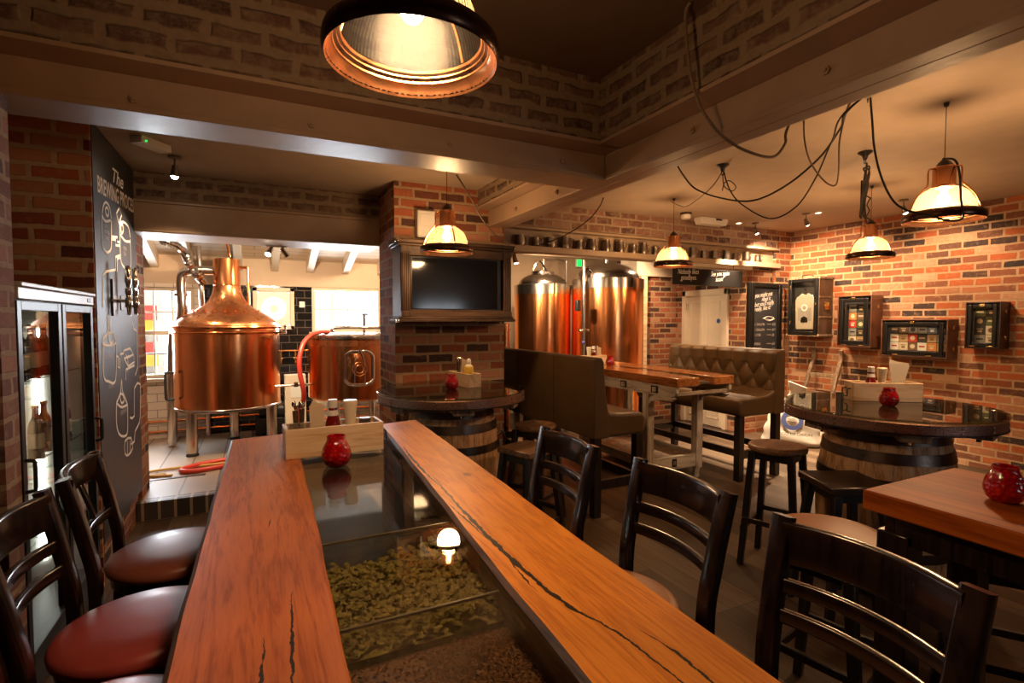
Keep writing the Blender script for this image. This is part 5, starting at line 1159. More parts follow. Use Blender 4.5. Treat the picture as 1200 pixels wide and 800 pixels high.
cs4, hy4, H4 = case('display_suitcase', 'small dark suitcase of beer mats, rightmost on the brick wall', 'suitcase', 2.56, 2.86, 1.30, 1.79, .2, M['casefab'], M['blackframe'], .04, e=.026)
for c_, d_, h_, H_ in ((cs2, .24, hy2, H2), (cs3, .22, hy3, H3), (cs4, .2, hy4, H4)):
    MB().box(-d_ - .026, -d_ - .018, -.022, .022, H_ - .05, H_ - .022).build('clasp', M['brass'], c_, bev=.002)
    for s in (-1, 1): MB().box(-d_ - .024, -d_ - .018, s * h_ * .5 - .03, s * h_ * .5 + .03, .022, .032).build('hinge', M['brass'], c_, bev=.002)
    for z in (H_ * .2, H_ * .75): MB().box(-d_ * .55, -d_ * .4, -h_ - .006, -h_, z, z + .04).build('lock', M['brass'], c_, bev=.002)
MB().tube([(-.1, hy4, .17), (-.1, hy4 + .03, .19), (-.1, hy4 + .03, .29), (-.1, hy4, .31)], .007, 8, 5).build('handle', M['casefab'], cs4)
MATC = {'cream': (.62, .52, .38), 'white': (.70, .66, .58), 'red': (.42, .03, .02), 'orange': (.55, .20, .05), 'black': (.02, .018, .018), 'tan': (.38, .24, .12), 'brown': (.16, .08, .04), 'green': (.08, .10, .03), 'grey': (.22, .20, .18), 'blue': (.10, .12, .20)}
for k_ in MATC: M['mat_' + k_] = plain('beer_mat_' + k_, MATC[k_], .7, var=.08)
def mats(case_name, grp, x, ys, zs_, cols, sz, pref):
    i = 0
    for r_, z in enumerate(zs_):
        for c_, y in enumerate(ys):
            co = cols[i % len(cols)]; i += 1
            pr_ = {'cream': 'brown', 'white': 'red', 'red': 'cream', 'orange': 'cream', 'black': 'tan', 'tan': 'brown', 'brown': 'cream', 'green': 'cream', 'grey': 'black', 'blue': 'white'}[co]
            o = MB().box(-.004, 0, -sz / 2, sz / 2, -sz / 2, sz / 2).mat(1)
            if i % 3 == 0: o.cyl((-.005, 0, 0), (-.0042, 0, 0), sz * .28, sz * .28, 16)
            elif i % 3 == 1: o.box(-.005, -.0042, -sz * .32, sz * .32, -sz * .08, sz * .12)
            else: o.box(-.005, -.0042, -sz * .3, sz * .3, sz * .1, sz * .2).box(-.005, -.0042, -sz * .2, sz * .2, -sz * .25, 0)
            o = o.build('beer_mat', [M['mat_' + co], M['mat_' + pr_]], None, smooth=False); o.location = (x, y, z)
            tag(o, '%s beer mat in the %s, %s row, %s from the left' % (co, pref, ORD[r_], ORD[c_]), 'beer mat', grp)
mats('', 'beer mats in the upright suitcase', 6.8245, (4.04, 3.94), (1.75, 1.65, 1.55, 1.45, 1.35), ['grey', 'black', 'orange', 'brown', 'red', 'green', 'grey', 'black', 'cream', 'tan'], .092, 'upright suitcase')
mats('', 'beer mats in the wide suitcase', 6.8445, [3.56 - k * .096 for k in range(6)], (1.49, 1.393, 1.296), ['black', 'brown', 'grey', 'grey', 'blue', 'black', 'white', 'tan', 'red', 'black', 'tan', 'grey', 'white', 'cream', 'brown', 'white', 'orange', 'tan'], .09, 'wide suitcase')
mats('', 'beer mats in the small dark suitcase', 6.8645, (2.755, 2.66), (1.685, 1.59, 1.495, 1.40), ['green', 'black', 'black', 'green', 'black', 'cream', 'grey', 'cream'], .09, 'small dark suitcase')
# ------------------------------------------------------------------ sack truck and sack
tr = thing('sack_truck', 'old wooden sack truck leaning against the brick wall', 'sack truck', (6.69, 4.44, 0))
for s in (-1, 1): MB().sweep([(-.20, s * .23, .06), (.06, s * .20, .6), (.22, s * .19, .98), (.27, s * .19, 1.10), (.25, s * .19, 1.20)], rrect(.045, .05, .3), 5, up=(0, 1, 0)).build('rail', M['oldwood'], tr)
for z, x in ((.62, .07), (.86, .17), (.36, -.05)): MB().box(x - .015, x + .015, -.2, .2, z - .025, z + .025).build('crossbar', M['oldwood'], tr, bev=.004)
MB().box(-.30, -.18, -.22, .22, .03, .05).build('toe_plate', M['iron'], tr, bev=.003)
for s in (-1, 1): MB().cyl((-.12, s * .25, .09), (-.12, s * .29, .09), .09, .09, 24).build('wheel', M['iron'], tr)
sk = thing('grain_sack', 'white sack with a blue round print standing before the wooden sack truck', 'sack', (6.16, 4.38, 0), radians(-50))
# local: front faces -y ; flattened pillow body
b = MB(); vs = []; NU, NV = 40, 26
for j in range(NV + 1):
    q = j / NV; z = .60 * q
    wx = .335 * (1.05 - .50 * q ** 1.3) + .004 * sin(q * 22); wy = .17 * (1.0 - .68 * q ** 1.3)
    if q > .93: wx *= 1 - (q - .93) * 6.0; wy *= 1 - (q - .93) * 5
    if q < .08: wx *= .9 + q * 1.25; wy *= .8 + 2.5 * q
    for i in range(NU):
        t_ = 2 * PI * i / NU; e = .62
        cx_ = abs(cos(t_)) ** e * (1 if cos(t_) > 0 else -1); sy_ = abs(sin(t_)) ** .8 * (1 if sin(t_) > 0 else -1)
        vs.append((wx * cx_ + .006 * sin(z * 40 + t_ * 5), wy * sy_ + .008 * sin(z * 28 + t_ * 3), z))
b.add(vs, [(j * NU + i, j * NU + (i + 1) % NU, (j + 1) * NU + (i + 1) % NU, (j + 1) * NU + i) for j in range(NV) for i in range(NU)] + [tuple(range(NU))[::-1], tuple(NV * NU + i for i in range(NU))])
b.build('bag', M['sack'], sk, ang=70)
MB().sweep([(-.02, 0, .575), (0, 0, .63), (.03, 0, .70), (.06, .0, .78)], rrect(.10, .035, .5, 3), 4, up=(0, 1, 0), taper=lambda t: .75 + 1.5 * t * t + .2 * sin(t * 9)).build('knotted_top', M['sack'], sk, ang=70)
MB().tube([(.07 * cos(a * PI / 6) , .04 * sin(a * PI / 6), .60) for a in range(12)], .008, 6, 2, closed=True).build('tie', M['cordtan'], sk)
rg = MB()
def onbag(x, z): # front surface y of bag
    q = z / .60; wy = .17 * (1.0 - .68 * q ** 1.3); wx = .335 * (1.05 - .50 * q ** 1.3); return -wy * (max(0, 1 - abs(x / wx) ** 3.2)) ** .4 - .013
n = 48; vs = []
for i in range(n):
    t_ = 2 * PI * i / n
    for rr in (.075, .125): x, z = rr * cos(t_), .34 + rr * sin(t_); vs.append((x, onbag(x, z), z))
rg.add(vs, [(2 * i, 2 * i + 1, 2 * ((i + 1) % n) + 1, 2 * ((i + 1) % n)) for i in range(n)]); rg.build('round_print', M['blue'], sk)
lf = MB(); lf.add([(-.06, onbag(-.05, .35) - .001, .355), (0, onbag(0, .32) - .001, .315), (.06, onbag(.05, .33) - .001, .33), (.02, onbag(0, .36) - .001, .365)], [(0, 1, 2, 3)]); lf.build('leaf_print', M['greyprint'], sk, smooth=False)
for txt, z, sz, mt in (('OTAGO DE ORIGIN', .15, .05, 'blackframe'),):
    o = text_mesh('lettering', txt, sz, M[mt], sk, (0, 0, z), (1, 0, 0), (0, 0, 1), align='CENTER')
    for v in o.data.vertices: v.co.y = onbag(v.co.x, v.co.z) - .002
# ------------------------------------------------------------------ mugs on the beam ledge
def mug(h, r0, r1, belly=0):
    r = thing('pewter_mug', '-', 'mug', group='mugs on the beam ledge')
    MB().lathe([(0, 0), (r0, 0), (r0 + .003, .006), (r0 + belly, h * .4), (r1, h * .92), (r1 + .003, h), (r1 - .003, h), (r1 - .004, h * .9), (r0 - .004, .01), (0, .01)], 24).build('cup', M['pewter'], r)
    MB().tube([(r1 - .002, 0, h * .85), (r1 + .03, 0, h * .83), (r1 + .036, 0, h * .6), (r1 + .024, 0, h * .3), (r0 + belly * .5, 0, h * .22)], .0055, 8, 5).build('handle', M['pewter'], r)
    return r
kinds = [mug(.135, .05, .042), mug(.105, .042, .04), mug(.115, .05, .05, .012)]
MU = [609, 628, 645, 662, 678.5, 693.5, 710, 726.5, 742, 754, 768, 797, 812, 825, 838, 851, 862, 875, 888]
KI = [2, 1, 2, 0, 1, 0, 0, 0, 1, 0, 1, 0, 0, 1, 2, 0, 1, 0, 1]
used = set()
for i, (u, k_) in enumerate(zip(MU, KI)):
    p = onY(u, 300, 5.03); lb = 'pewter mug on the beam ledge, %s from the left' % ORD[i]
    rz = random.Random(i).uniform(-.7, .4)
    if k_ not in used: o = kinds[k_]; used.add(k_); o['label'] = lb; o.location = (p.x, 5.03, 2.40); o.rotation_euler = (0, 0, rz)
    else: copy_tree(kinds[k_], None, lb, (p.x, 5.03, 2.40), rz)
# ------------------------------------------------------------------ candles and condiments
def candle_proto():
    r = thing('candle_holder', '-', 'candle holder', group='red glass candle holders')
    MB().lathe([(0, 0), (.030, 0), (.043, .012), (.0515, .034), (.0515, .048), (.046, .068), (.036, .088), (.0315, .098), (.033, .108), (.030, .110), (.028, .100), (.033, .085), (.042, .064), (.046, .046), (.044, .03), (.034, .012), (0, .010)], 40).build('glass_bowl', M['redglass'], r, ang=60)
    MB().lathe([(0, .0105), (.033, .013), (.036, .03), (0, .032)], 20).build('wax', M['whitenapkin'], r)
    return r
cd = candle_proto(); first = [True]
def candle(x, y, z, lab, s=1):
    if first[0]: o = cd; first[0] = False; o['label'] = lab; o.location = (x, y, z)
    else: o = copy_tree(cd, None, lab, (x, y, z))
    o.scale = (s, s, s); return o
candle(.27, 2.085, 1.038, 'red glass candle holder on the bar in front of the pine box', 1.08)
candle(1.315, 3.70, 1.084, 'red glass candle holder on the left barrel table', 1.0)
candle(3.42, 1.80, 1.084, 'red glass candle holder on the right barrel table', 1.0)
candle(2.03, .74, 1.05, 'red glass candle holder on the wooden table at the right edge', 1.0)
candle(3.60, 4.80, 1.08, 'red glass candle holder on the white workbench table', 1.0)
def caddy(label, loc, rz, Lx=.38, W_=.15, h=.115, handle_side=1):
    r = thing('condiment_box', label, 'condiment box', loc, rz)
    t_ = .012; a = Lx / 2; b_ = W_ / 2
    MB().box(-a, a, -b_, -b_ + t_, 0, h).box(-a, a, b_ - t_, b_, 0, h).box(-a, -a + t_, -b_ + t_, b_ - t_, 0, h).box(a - t_, a, -b_ + t_, b_ - t_, 0, h).box(-a + t_, a - t_, -b_ + t_, b_ - t_, 0, .012).build('box', M['pine'], r, bev=.002)
    s = handle_side; MB().tube([(s * a, -.03, .075), (s * (a + .02), -.03, .07), (s * (a + .022), -.03, .03), (s * (a + .02), .03, .03), (s * (a + .022), .03, .07), (s * a, .03, .075)], .004, 8, 3).build('handle', M['iron'], r)
    return r
def ketchup_proto():
    r = thing('ketchup_bottle', '-', 'ketchup bottle', group='ketchup bottles')
    MB().lathe([(0, 0), (.029, 0), (.031, .005), (.031, .085), (.029, .10), (.022, .125), (.0175, .145), (.0165, .158), (0, .158)], 20).build('bottle', M['ketchup'], r)
    MB().lathe([(0, .156), (.0195, .156), (.0195, .185), (.017, .188), (0, .188)], 20).build('cap', M['whiteplastic'], r)
    MB().lathe([(.0312, .04), (.0318, .042), (.0318, .08), (.0312, .082)], 20).build('label_band', M['label'], r)
    MB().lathe([(.0225, .126), (.0232, .126), (.0195, .146), (.019, .146)], 20).build('neck_band', M['label'], r)
    return r
def mayo_proto():
    r = thing('mayonnaise_bottle', '-', 'mayonnaise bottle', group='mayonnaise bottles')
    MB().lathe([(0, 0), (.026, 0), (.027, .02), (.0265, .03), (.021, .045), (.020, .09), (.024, .13), (.029, .165), (.030, .178), (.026, .182), (0, .183)], 24).build('bottle', M['mayo'], r)
    MB().lathe([(.0213, .05), (.0216, .052), (.0212, .085), (.0209, .087)], 24).build('label_band', M['mustard'], r)
    return r
KP, MP = ketchup_proto(), mayo_proto(); KF, MF = [True], [True]
def inst(proto, flag, lab, loc_, rz=0, s=1):
    if flag[0]: flag[0] = False; o = proto; o['label'] = lab; o.location = loc_; o.rotation_euler = (0, 0, rz)
    else: o = copy_tree(proto, None, lab, loc_, rz)
    o.scale = (s, s, s * 1.08); return o
def napkins(label, loc_, rz, fan=False):
    r = thing('napkin_bundle', label, 'napkins', loc_, rz)
    for k in range(4):
        a = -.012 + k * .008; w0, w1 = .026, (.052 if fan else .03); h = .185 if not fan else .2
        MB().prism([(-w0, 0), (w0, 0), (w1 + (.006 * k if fan else 0), h - .015 * (k % 2)), (-w1 + (.004 * k if fan else .006 * k), h + .008 * k)], 'y', a, a + .0035).build('napkin', M['napkin' if not fan else 'whitenapkin'], r, smooth=False)
    return r
def mug_glass(label, loc_, rz=0):
    r = thing('glass_mug', label, 'glass mug', loc_, rz)
    MB().lathe([(0, 0), (.034, 0), (.036, .006), (.036, .115), (.033, .115), (.032, .012), (0, .012)], 28).build('glass', M['glass'], r)
    MB().tube([(.035, 0, .095), (.06, 0, .098), (.072, 0, .085), (.072, 0, .04), (.06, 0, .027), (.035, 0, .03)], .006, 8, 4).build('handle', M['glass'], r)
    return r
def cutlery(label, loc_, n=6):
    r = thing('cutlery_bunch', label, 'cutlery', loc_)
    rr = random.Random(3)
    for k in range(n):
        a = 2 * PI * k / n; x, y = .013 * cos(a), .013 * sin(a); dx, dy = x * .35, y * .35
        MB().bar((x, y, 0), (x + dx, y + dy, .155 + rr.uniform(0, .03)), .006, .0025, w1=.012).ell((x + dx, y + dy, .165 + rr.uniform(0, .02)), (.009, .004, .014), 8, 6).build('utensil', M['chrome'], r)
    return r
# bar
B1 = Vector((.285, 2.285, 1.0505))
caddy('long pine condiment box across the far end of the bar', B1, .03, .385, .15, .118)
def inbox(o, rz, x, y, z=.013): c_, s_ = cos(rz), sin(rz); return (o[0] + x * c_ - y * s_, o[1] + x * s_ + y * c_, o[2] + z)
mug_glass('glass mug in the pine box on the bar', inbox(B1, .03, -.135, 0), PI)
cutlery('bunch of cutlery standing in the glass mug on the bar', inbox(B1, .03, -.135, 0, .026))
napkins('brown paper napkins standing in the pine box on the bar', inbox(B1, .03, -.065, .0), .03)
inst(KP, KF, 'ketchup bottle in the pine box on the bar', inbox(B1, .03, .0, .01))
inst(MP, MF, 'mayonnaise bottle in the pine box on the bar', inbox(B1, .03, .07, .0))
sj = thing('sauce_jar', 'short dark sauce jar with a pale lid in the pine box on the bar', 'jar', inbox(B1, .03, .135, .02)); MB().lathe([(0, 0), (.022, 0), (.023, .09), (0, .09)], 18).build('jar', M['dark'], sj); MB().lathe([(0, .09), (.024, .09), (.024, .112), (0, .113)], 18).build('lid', M['pewter'], sj)
# left barrel table
B2 = Vector((1.475, 3.86, 1.0842)); r2 = PI / 2 + .12
caddy('pine condiment box on the left barrel table', B2, r2, .34, .115, .105, 1)
mb_ = thing('mustard_bottle', 'yellow labelled mustard bottle in the box on the left barrel table', 'mustard bottle', inbox(B2, r2, -.08, 0), .0)
MB().lathe([(0, 0), (.033, 0), (.035, .01), (.035, .12), (.03, .145), (.016, .16), (.016, .17), (0, .17)], 24).build('bottle', M['mayo'], mb_); MB().lathe([(.0355, .05), (.0362, .052), (.0362, .135), (.0325, .143)], 24).build('label_band', M['mustard'], mb_); MB().lathe([(0, .17), (.017, .17), (.015, .195), (.006, .205), (0, .205)], 16).build('cap', M['whiteplastic'], mb_)
napkins('napkins in the box on the left barrel table', inbox(B2, r2, -.0, .0), .2)
mug_glass('glass mug in the box on the left barrel table', inbox(B2, r2, .09, 0), 2)
cutlery('cutlery in the glass mug on the left barrel table', inbox(B2, r2, .09, 0, .026))
# right barrel table
r3 = -.62; B3 = Vector((3.62, 1.945, 1.0842))
caddy('pine condiment box on the right barrel table', B3, r3, .40, .13, .118, -1)
inst(KP, KF, 'ketchup bottle in the box on the right barrel table', inbox(B3, r3, -.07, 0), .3)
inst(MP, MF, 'mayonnaise bottle in the box on the right barrel table', inbox(B3, r3, -.005, 0), .3)
mug_glass('glass mug in the box on the right barrel table', inbox(B3, r3, .085, 0), -.62)
napkins('fanned pale napkins in the glass mug on the right barrel table', inbox(B3, r3, .085, 0, .04), r3 - .1, True)
# workbench table
B4 = Vector((3.53, 5.02, 1.0805)); r4 = PI / 2
caddy('pine condiment box on the white workbench table', B4, .1, .3, .12, .11, 1)
inst(KP, KF, 'ketchup bottle in the box on the workbench table', inbox(B4, .1, .0, 0), .3)
inst(MP, MF, 'mayonnaise bottle in the box on the workbench table', inbox(B4, .1, -.07, 0), .3)
napkins('napkins in the box on the workbench table', inbox(B4, .1, .075, 0), .1)

# ------------------------------------------------------------------ pendant lamps
def pendant_proto():
    r = thing('pendant_lamp', '-', 'pendant lamp', group='copper pendant lamps')
    MB().lathe([(.158, .048), (.160, .044), (.168, .034), (.180, .022), (.1905, .002), (.1945, -.002), (.199, .004), (.200, .020), (.197, .036), (.188, .044), (.172, .050), (.160, .052)], 72).build('rim', M['rimdark'], r, ang=40)
    MB().lathe([(.157, .0475), (.160, .0425), (.164, .0420), (.166, .0350), (.172, .0335), (.1745, .0250), (.180, .0215), (.187, .008), (.1935, -.003)], 96).build('rim_lining', M['copperlamp'], r, ang=35)
    b = MB(); pr = [(.157, .047), (.156, .06), (.150, .085), (.140, .110), (.125, .135), (.106, .155), (.085, .170), (.066, .178)]
    pr2 = pr + [(q_[0] - .0035, q_[1] - .002) for q_ in pr[::-1]]
    b.lathe(pr, 120); b.build('glass_shade', M['ribglass'], r, ang=60)
    MB().lathe([(.068, .176), (.070, .182), (.060, .190), (.056, .196), (.056, .285), (.050, .292), (.030, .296), (0, .297)], 40).build('neck', M['copperlamp'], r, ang=35)
    MB().lathe([(.042, .2965), (.034, .310), (.020, .325), (.010, .335), (0, .336)], 24).build('cap', M['black'], r)
    for k in range(3):
        a = 2 * PI * k / 3 + .5; ca, sa = cos(a), sin(a)
        MB().tube([(x * ca, x * sa, z) for x, z in ((.186, .045), (.172, .075), (.155, .115), (.125, .155), (.096, .185), (.088, .21), (.088, .262), (.080, .280), (.052, .283))], .0045, 8, 4).build('bracket', M['copperlamp'], r)
    MB().ell((0, 0, .115), (.03, .03, .036), 20, 14).cyl((0, 0, .14), (0, 0, .19), .014, .02, 16).build('bulb', M['bulb'], r)
    return r
M['rimdark'] = metal('rim_bronze', (.10, .055, .035), .3, .15, '', .3)
PP = pendant_proto(); PF = [True]
def pendant(label, x, y, z, ceil_z, watt, cord=True, rz=0):
    o = inst(PP, PF, label, (x, y, z), rz)
    c = MB()
    if cord:
        MB().cyl((0, 0, .335), (0, 0, ceil_z - z - .04), .0022, .0022, 6).build('cord', M['cord'], o)
        MB().lathe([(.004, ceil_z - z - .075), (.012, ceil_z - z - .07), (.018, ceil_z - z - .03), (.05, ceil_z - z - .006), (.05, ceil_z - z - .0005), (0, ceil_z - z - .0005)], 24).build('ceiling_canopy', M['black'], o)
    l = bpy.data.lights.new('pendant_light', 'POINT'); l.energy = watt; l.color = (1, .60, .30); l.shadow_soft_size = .085
    lo = bpy.data.objects.new('pendant_light', l); COL.objects.link(lo); lo.location = (x, y, z + .055)
    return o
PEND = [('copper pendant lamp hanging over the bar, nearest the camera', .335, 1.20, 2.195, 2.97, 38), ('copper pendant lamp in front of the television', 1.29, 3.72, 2.10, 2.77, 38),
        ('copper pendant lamp over the right barrel table, largest on the right', 3.65, 1.66, 2.185, 2.87, 75), ('copper pendant lamp in front of the hanging trunks', 5.26, 2.97, 2.19, 2.87, 55), ('copper pendant lamp over the workbench table', 3.95, 4.19, 2.165, 2.87, 50)]
for a in PEND: pendant(*a)
# chain tangle above the third lamp, loose canopies and swagged cables
def cable(label, pts, r=.005, mat='cord', name='cable', cat='cable'): return tag(MB().tube(pts, r, 7, 8).build(name, M[mat], None), label, cat)
def lift(u, v, z): return tuple(onZ(u, v, z))
cable('thick tan rope like cable drooping under the lengthwise beam', [(1.70, 1.72, 2.965), at(803, 20, 2.27), at(808, 80, 2.25), at(818, 118, 2.28), at(832, 143, 2.30), at(850, 162, 2.36), at(873, 176, 2.42), at(905, 184, 2.55), at(920, 168, 2.68), at(923, 150, 2.76), (2.62, 1.78, 2.868)], .007, 'cordtan')
cable('long dark cable looping across the right hand ceiling', [lift(792, 190, 2.865), at(800, 204, 4.2), at(815, 221, 4.1), at(845, 232, 4.0), at(882, 235, 3.8), at(920, 218, 3.5), at(960, 185, 3.25), at(985, 150, 3.0), at(999, 124, 2.75), (2.75, 1.25, 2.868)], .0065)
cable('dark cable drooping below the long loop on the ceiling', [lift(848, 200, 2.83), at(855, 222, 4.1), at(870, 240, 4.05), at(902, 256, 3.85), at(932, 243, 3.6), at(955, 210, 3.35), at(975, 165, 3.1), at(996, 126, 2.8), (2.80, 1.22, 2.868)], .005)
cable('thin cable from a ceiling hook to the smoke detector side', [lift(847, 200, 2.83), at(835, 218, 4.4), at(818, 233, 4.8), at(803, 242, 5.1), at(790, 238, 5.4), lift(787, 236, 2.86)], .004)
cable('jute cable hanging in a loop from the right ceiling', [lift(942, 142, 2.868), at(943, 165, 3.1), at(950, 190, 3.15), at(966, 212, 3.2), at(979, 217, 3.2), at(983, 200, 3.1), at(984, 165, 3.0), at(992, 130, 2.9), lift(998, 118, 2.868)], .005, 'cordtan')
cable('black cable running from the ceiling to the largest right pendant', [lift(1020, 115, 2.868), at(1022, 140, 2.95), at(1025, 175, 3.0), at(1033, 208, 3.02), at(1046, 234, 3.02), at(1062, 246, 2.98), at(1085, 251, 2.9), at(1110, 258, 2.86), at(1128, 255, 2.86), at(1126, 232, 2.9), at(1124, 200, 2.98), at(1118, 187, 3.05), at(1105, 186, 3.11)], .006)
cable('black cable from the ceiling down to the knotted chain', [lift(1017, 116, 2.868), at(1016, 140, 3.4), at(1015, 165, 3.8), at(1014, 182, 3.92)], .005)
cable('yellowish cable swinging past the television to the beam', [at(535, 205, 3.35), at(552, 232, 3.5), at(566, 258, 3.7), at(580, 275, 3.9), at(598, 288, 4.35)], .005, 'cordtan')
cable('dark cable hooked from the beam toward the mug ledge', [at(707, 232, 4.0), at(702, 243, 4.3), at(690, 257, 4.6), at(672, 270, 4.9), at(650, 281, 5.2), at(628, 288, 5.5)], .005)
for (u, v, lb) in ((847, 193, 'small black ceiling hook with looped cable'), (1014, 178, 'black ceiling canopy above the knotted cables')):
    p = onZ(u, v, 2.87); h = thing('ceiling_canopy', lb, 'ceiling canopy', (p.x, p.y, 2.87))
    MB().lathe([(0, -.0005), (.05, -.0005), (.05, -.008), (.02, -.03), (.012, -.06), (0, -.065)], 24).build('cup', M['black'], h); MB().tube([(.012 * cos(a * PI / 4), 0, -.075 + .014 * sin(a * PI / 4)) for a in range(8)], .003, 6, 2, closed=True).build('ring', M['black'], h)
p = onZ(847, 193, 2.87)
cable('coiled spare cable knotted under the black ceiling hook', [(p.x, p.y, 2.80), (p.x + .02, p.y, 2.70), (p.x + .08, p.y - .03, 2.66), (p.x + .12, p.y - .03, 2.70), (p.x + .08, p.y, 2.75), (p.x + .02, p.y, 2.72), (p.x, p.y, 2.66)], .004)
p = onZ(1014, 178, 2.87); rk = random.Random(4); kp = [(p.x + rk.uniform(-.028, .028), p.y + rk.uniform(-.028, .028), 2.80 - .42 * (.5 - .5 * cos(i * .72 + .02 * i * i)) - rk.uniform(0, .05)) for i in range(22)]
cable('knotted black cables hanging like a chain beside the trunk lamp', kp, .006)
q = onZ(1018, 220, 2.87)
cable('knotted cord on the stem of the trunk lamp', [(q.x + .022 * sin(i * 2.4), q.y + .022 * cos(i * 2.0), 2.80 - i * .03) for i in range(9)], .005)

# ------------------------------------------------------------------ ceiling spots and fittings
def spot(label, loc_, aim, watt, size=70, blend=.6, col=(1, .68, .42), both=False):
    r = thing('ceiling_spotlight', label, 'spotlight', loc_)
    MB().lathe([(0, -.0005), (.042, -.0005), (.042, -.014), (.036, -.018), (0, -.018)], 28).build('base', M['pewter'], r)
    MB().cyl((0, 0, -.016), (0, 0, -.085), .006, .006, 10).build('stem', M['pewter'], r)
    d = (Vector(aim) - Vector(loc_)).normalized(); c = Vector((0, 0, -.095))
    MB().cyl(c - d * .03, c + d * .045, .018, .029, 20).build('lamp_head', M['pewter'], r)
    lens = MB().ell((0, 0, 0), (.024, .024, .02), 18, 10).build('lens', M['spotglow'], r); lens.location = c + d * .047
    l = bpy.data.lights.new('spot_light', 'SPOT'); l.energy = watt; l.color = col; l.spot_size = radians(size); l.spot_blend = blend; l.shadow_soft_size = .025
    lo = bpy.data.objects.new('spot_light', l); COL.objects.link(lo); lo.location = Vector(loc_) + c + d * .075; lo.rotation_euler = d.to_track_quat('-Z', 'Y').to_euler()
    return r
SPOTS = [('small ceiling spotlight beside the chalkboard', (-.50, 4.45, 2.77), (-.6, 4.7, 1.4), 60, 110), ('small ceiling spotlight in the far corner above the menu board', (5.88, 4.75, 2.87), (6.75, 4.9, 1.9), 190, 105),
         ('small ceiling spotlight above the old wooden trunk', (5.91, 4.07, 2.87), (6.95, 4.35, 1.9), 170, 105), ('small ceiling spotlight behind the largest right pendant', (6.15, 3.15, 2.87), (7.0, 3.1, 1.7), 100, 115)]
for s_ in SPOTS: spot(*s_)
def sp2(loc_, aim, watt, size, col=(1, .74, .48)):
    l = bpy.data.lights.new('spot_light', 'SPOT'); l.energy = watt; l.color = col; l.spot_size = radians(size); l.spot_blend = .6; l.shadow_soft_size = .03
    o = bpy.data.objects.new('spot_light', l); COL.objects.link(o); o.location = loc_; o.rotation_euler = (Vector(aim) - Vector(loc_)).to_track_quat('-Z', 'Y').to_euler()
def downlight(label, x, y):
    r = thing('recessed_downlight', label, 'downlight', (x, y, 2.87)); MB().lathe([(.03, -.0005), (.048, -.0005), (.046, -.008), (.03, -.004)], 28).build('trim_ring', M['cream'], r); sp2((x, y, 2.862), (x - .35, y - .55, 0), 1300, 66); MB().cyl((0, 0, -.0005), (0, 0, -.003), .03, .03, 24).build('lens', M['bulbdim'], r)
downlight('recessed downlight near the corner spotlight', 5.70, 4.86); downlight('recessed downlight near the trunk spotlight', 6.0, 3.98)
tw = thing('ceiling_spotlight', 'twin chrome spotlights under the brewhouse beam', 'spotlight', (.19, 5.38, 2.293))
MB().box(-.09, .09, -.02, .02, -.014, 0).build('bar', M['chrome'], tw, bev=.003)
for s, d in ((-1, Vector((-.4, -.55, -.8)).normalized()), (1, Vector((.5, .5, -.6)).normalized())):
    c = Vector((s * .06, 0, -.05)); MB().cyl(c - d * .04, c + d * .045, .02, .03, 18).build('lamp_head', M['chrome'], tw); MB().cyl(c + d * .0455, c + d * .047, .026, .026, 18).build('lens', M['spotglow'], tw); MB().cyl((s * .06, 0, -.01), (s * .06, 0, -.05), .006, .006, 8).build('stem', M['chrome'], tw)
gl = thing('ceiling_spotlight', 'chrome spotlight cluster left under the mug beam', 'spotlight', tuple(onY(602, 296, 5.1).to_2d()) + (2.335,))
MB().box(-.02, .02, -.02, .02, -.02, 0).build('base', M['chrome'], gl, bev=.003); MB().cyl((0, 0, -.02), (.02, -.02, -.12), .02, .03, 18).build('lamp_head', M['chrome'], gl); MB().cyl((.0202, -.0202, -.1205), (.0204, -.0204, -.122), .026, .026, 18).build('lens', M['spotglow'], gl)
sd = thing('smoke_detector', 'round white smoke detector on the ceiling', 'smoke detector', (4.60, 4.68, 2.87))
MB().lathe([(0, -.0005), (.065, -.0005), (.065, -.025), (0, -.025)], 32).build('base', M['iron'], sd); MB().lathe([(0, -.025), (.06, -.025), (.058, -.055), (.045, -.07), (0, -.072)], 32).build('cover', M['whiteplastic'], sd)
em = thing('emergency_light', 'white emergency light box on the ceiling edge above the mug beam', 'emergency light', (5.14, 4.80, 2.87))
MB().prism([(-.23, 0), (.23, 0), (.23, -.04), (.20, -.085), (-.20, -.085), (-.23, -.04)], 'y', -.06, .06).build('housing', M['whiteplastic'], em, bev=.006); MB().box(.02, .12, -.064, -.06, -.03, -.008).build('grille', M['iron'], em, smooth=False)
fe = thing('emergency_light', 'ribbed emergency light on the ceiling just behind the crosswise beam', 'emergency light', (onZ(185, 172, 2.77).x - .02, onZ(185, 172, 2.77).y - .12, 2.77), .9)
MB().box(-.11, .11, -.045, .045, -.045, -.0005).build('housing', M['whiteplastic'], fe); MB().ell((-.08, -.047, -.03), .006, 8, 6).build('status_lamp', M['exitglow'], fe)

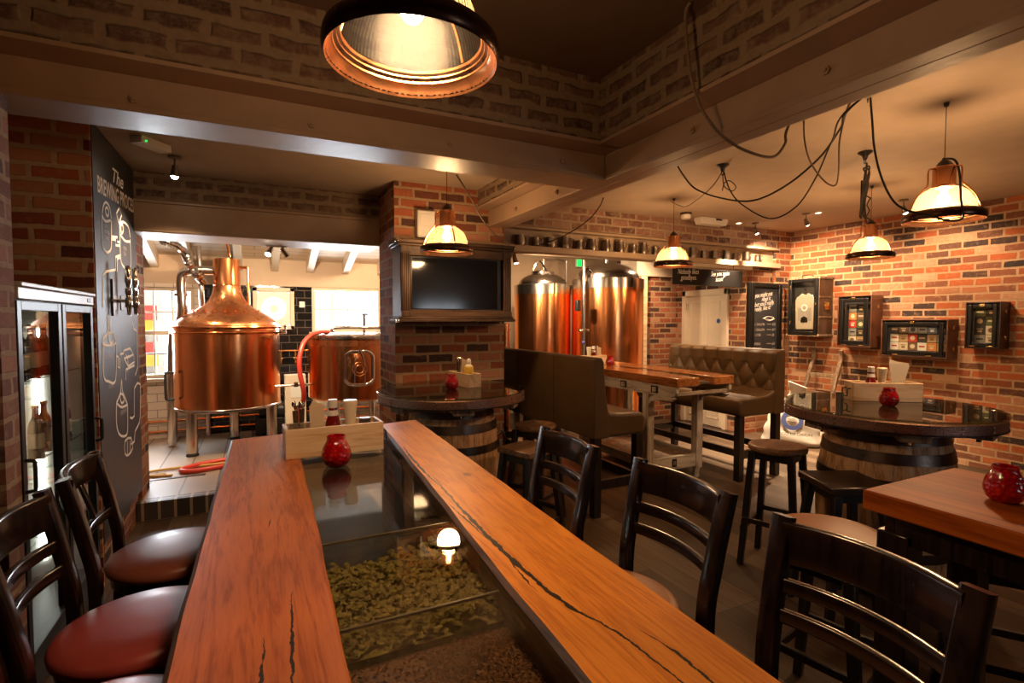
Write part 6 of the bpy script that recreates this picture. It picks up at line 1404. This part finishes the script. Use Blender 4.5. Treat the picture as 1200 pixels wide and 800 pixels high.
# ------------------------------------------------------------------ daylight, brewery lights and added fill spots
def area(name, loc_, rot, sx, sy, watt, col):
    l = bpy.data.lights.new(name, 'AREA'); l.shape = 'RECTANGLE'; l.size = sx; l.size_y = sy; l.energy = watt; l.color = col
    o = bpy.data.objects.new(name, l); COL.objects.link(o); o.location = loc_; o.rotation_euler = rot; return o
def pt(name, loc_, watt, col, s=.05):
    l = bpy.data.lights.new(name, 'POINT'); l.energy = watt; l.color = col; l.shadow_soft_size = s
    o = bpy.data.objects.new(name, l); COL.objects.link(o); o.location = loc_; return o
DAY = (.88, .94, 1.0)
area('window_daylight', (-1.115, 7.80, 1.45), (-PI / 2, 0, 0), .85, 1.1, 110, DAY)
area('window_daylight', (1.16, 7.80, 1.75), (-PI / 2, 0, 0), .9, .58, 90, DAY)
area('window_daylight', (3.85, -3.45, 1.65), (PI / 2, 0, 0), 1.05, .65, 14, DAY)
sp2((.10, 5.34, 2.20), (-.3, 6.5, 1.4), 150, 110); sp2((.28, 5.43, 2.20), (1.0, 7.0, 1.4), 130, 120)
spot('ceiling spotlight inside the brewhouse above the left window side', (-.75, 5.75, slopez(5.75)), (-1.3, 7.5, .8), 260, 100)  # fill lamp added out of view behind the beam to brighten the white tiles
spot('ceiling spotlight inside the brewhouse above the squat copper vessel', (1.3, 5.75, slopez(5.75)), (.9, 7.5, 1.2), 160, 110)  # second added fill lamp, hidden by the beam, for the vessel side
q = onY(602, 296, 5.1); sp2((q.x + .02, 5.08, 2.21), (3.8, 6.4, 1.6), 400, 120)
def tank_fill(label, x, y, aim, watt):  # unseen spots added to brighten the copper tanks
    spot(label, (x, y, 2.87), aim, watt, 120)
tank_fill('ceiling spotlight behind the mug beam between the copper tanks', 3.3, 5.5, (3.9, 6.6, 1.5), 350)
tank_fill('ceiling spotlight behind the mug beam near the white door', 5.2, 5.55, (4.9, 6.6, 1.2), 150)
# ------------------------------------------------------------------ render settings
SC.view_settings.view_transform = 'Standard'; SC.view_settings.look = 'None'; SC.view_settings.exposure = 0.0; SC.view_settings.gamma = 1
SC.view_settings.use_curve_mapping = False
cy = SC.cycles
cy.use_denoising = True
try: cy.denoiser = 'OPENIMAGEDENOISE'
except Exception: pass
cy.max_bounces = 9; cy.diffuse_bounces = 4; cy.glossy_bounces = 5; cy.transmission_bounces = 6; cy.transparent_max_bounces = 16
cy.sample_clamp_indirect = 4; cy.sample_clamp_direct = 0; cy.caustics_reflective = False; cy.caustics_refractive = False; cy.blur_glossy = .4
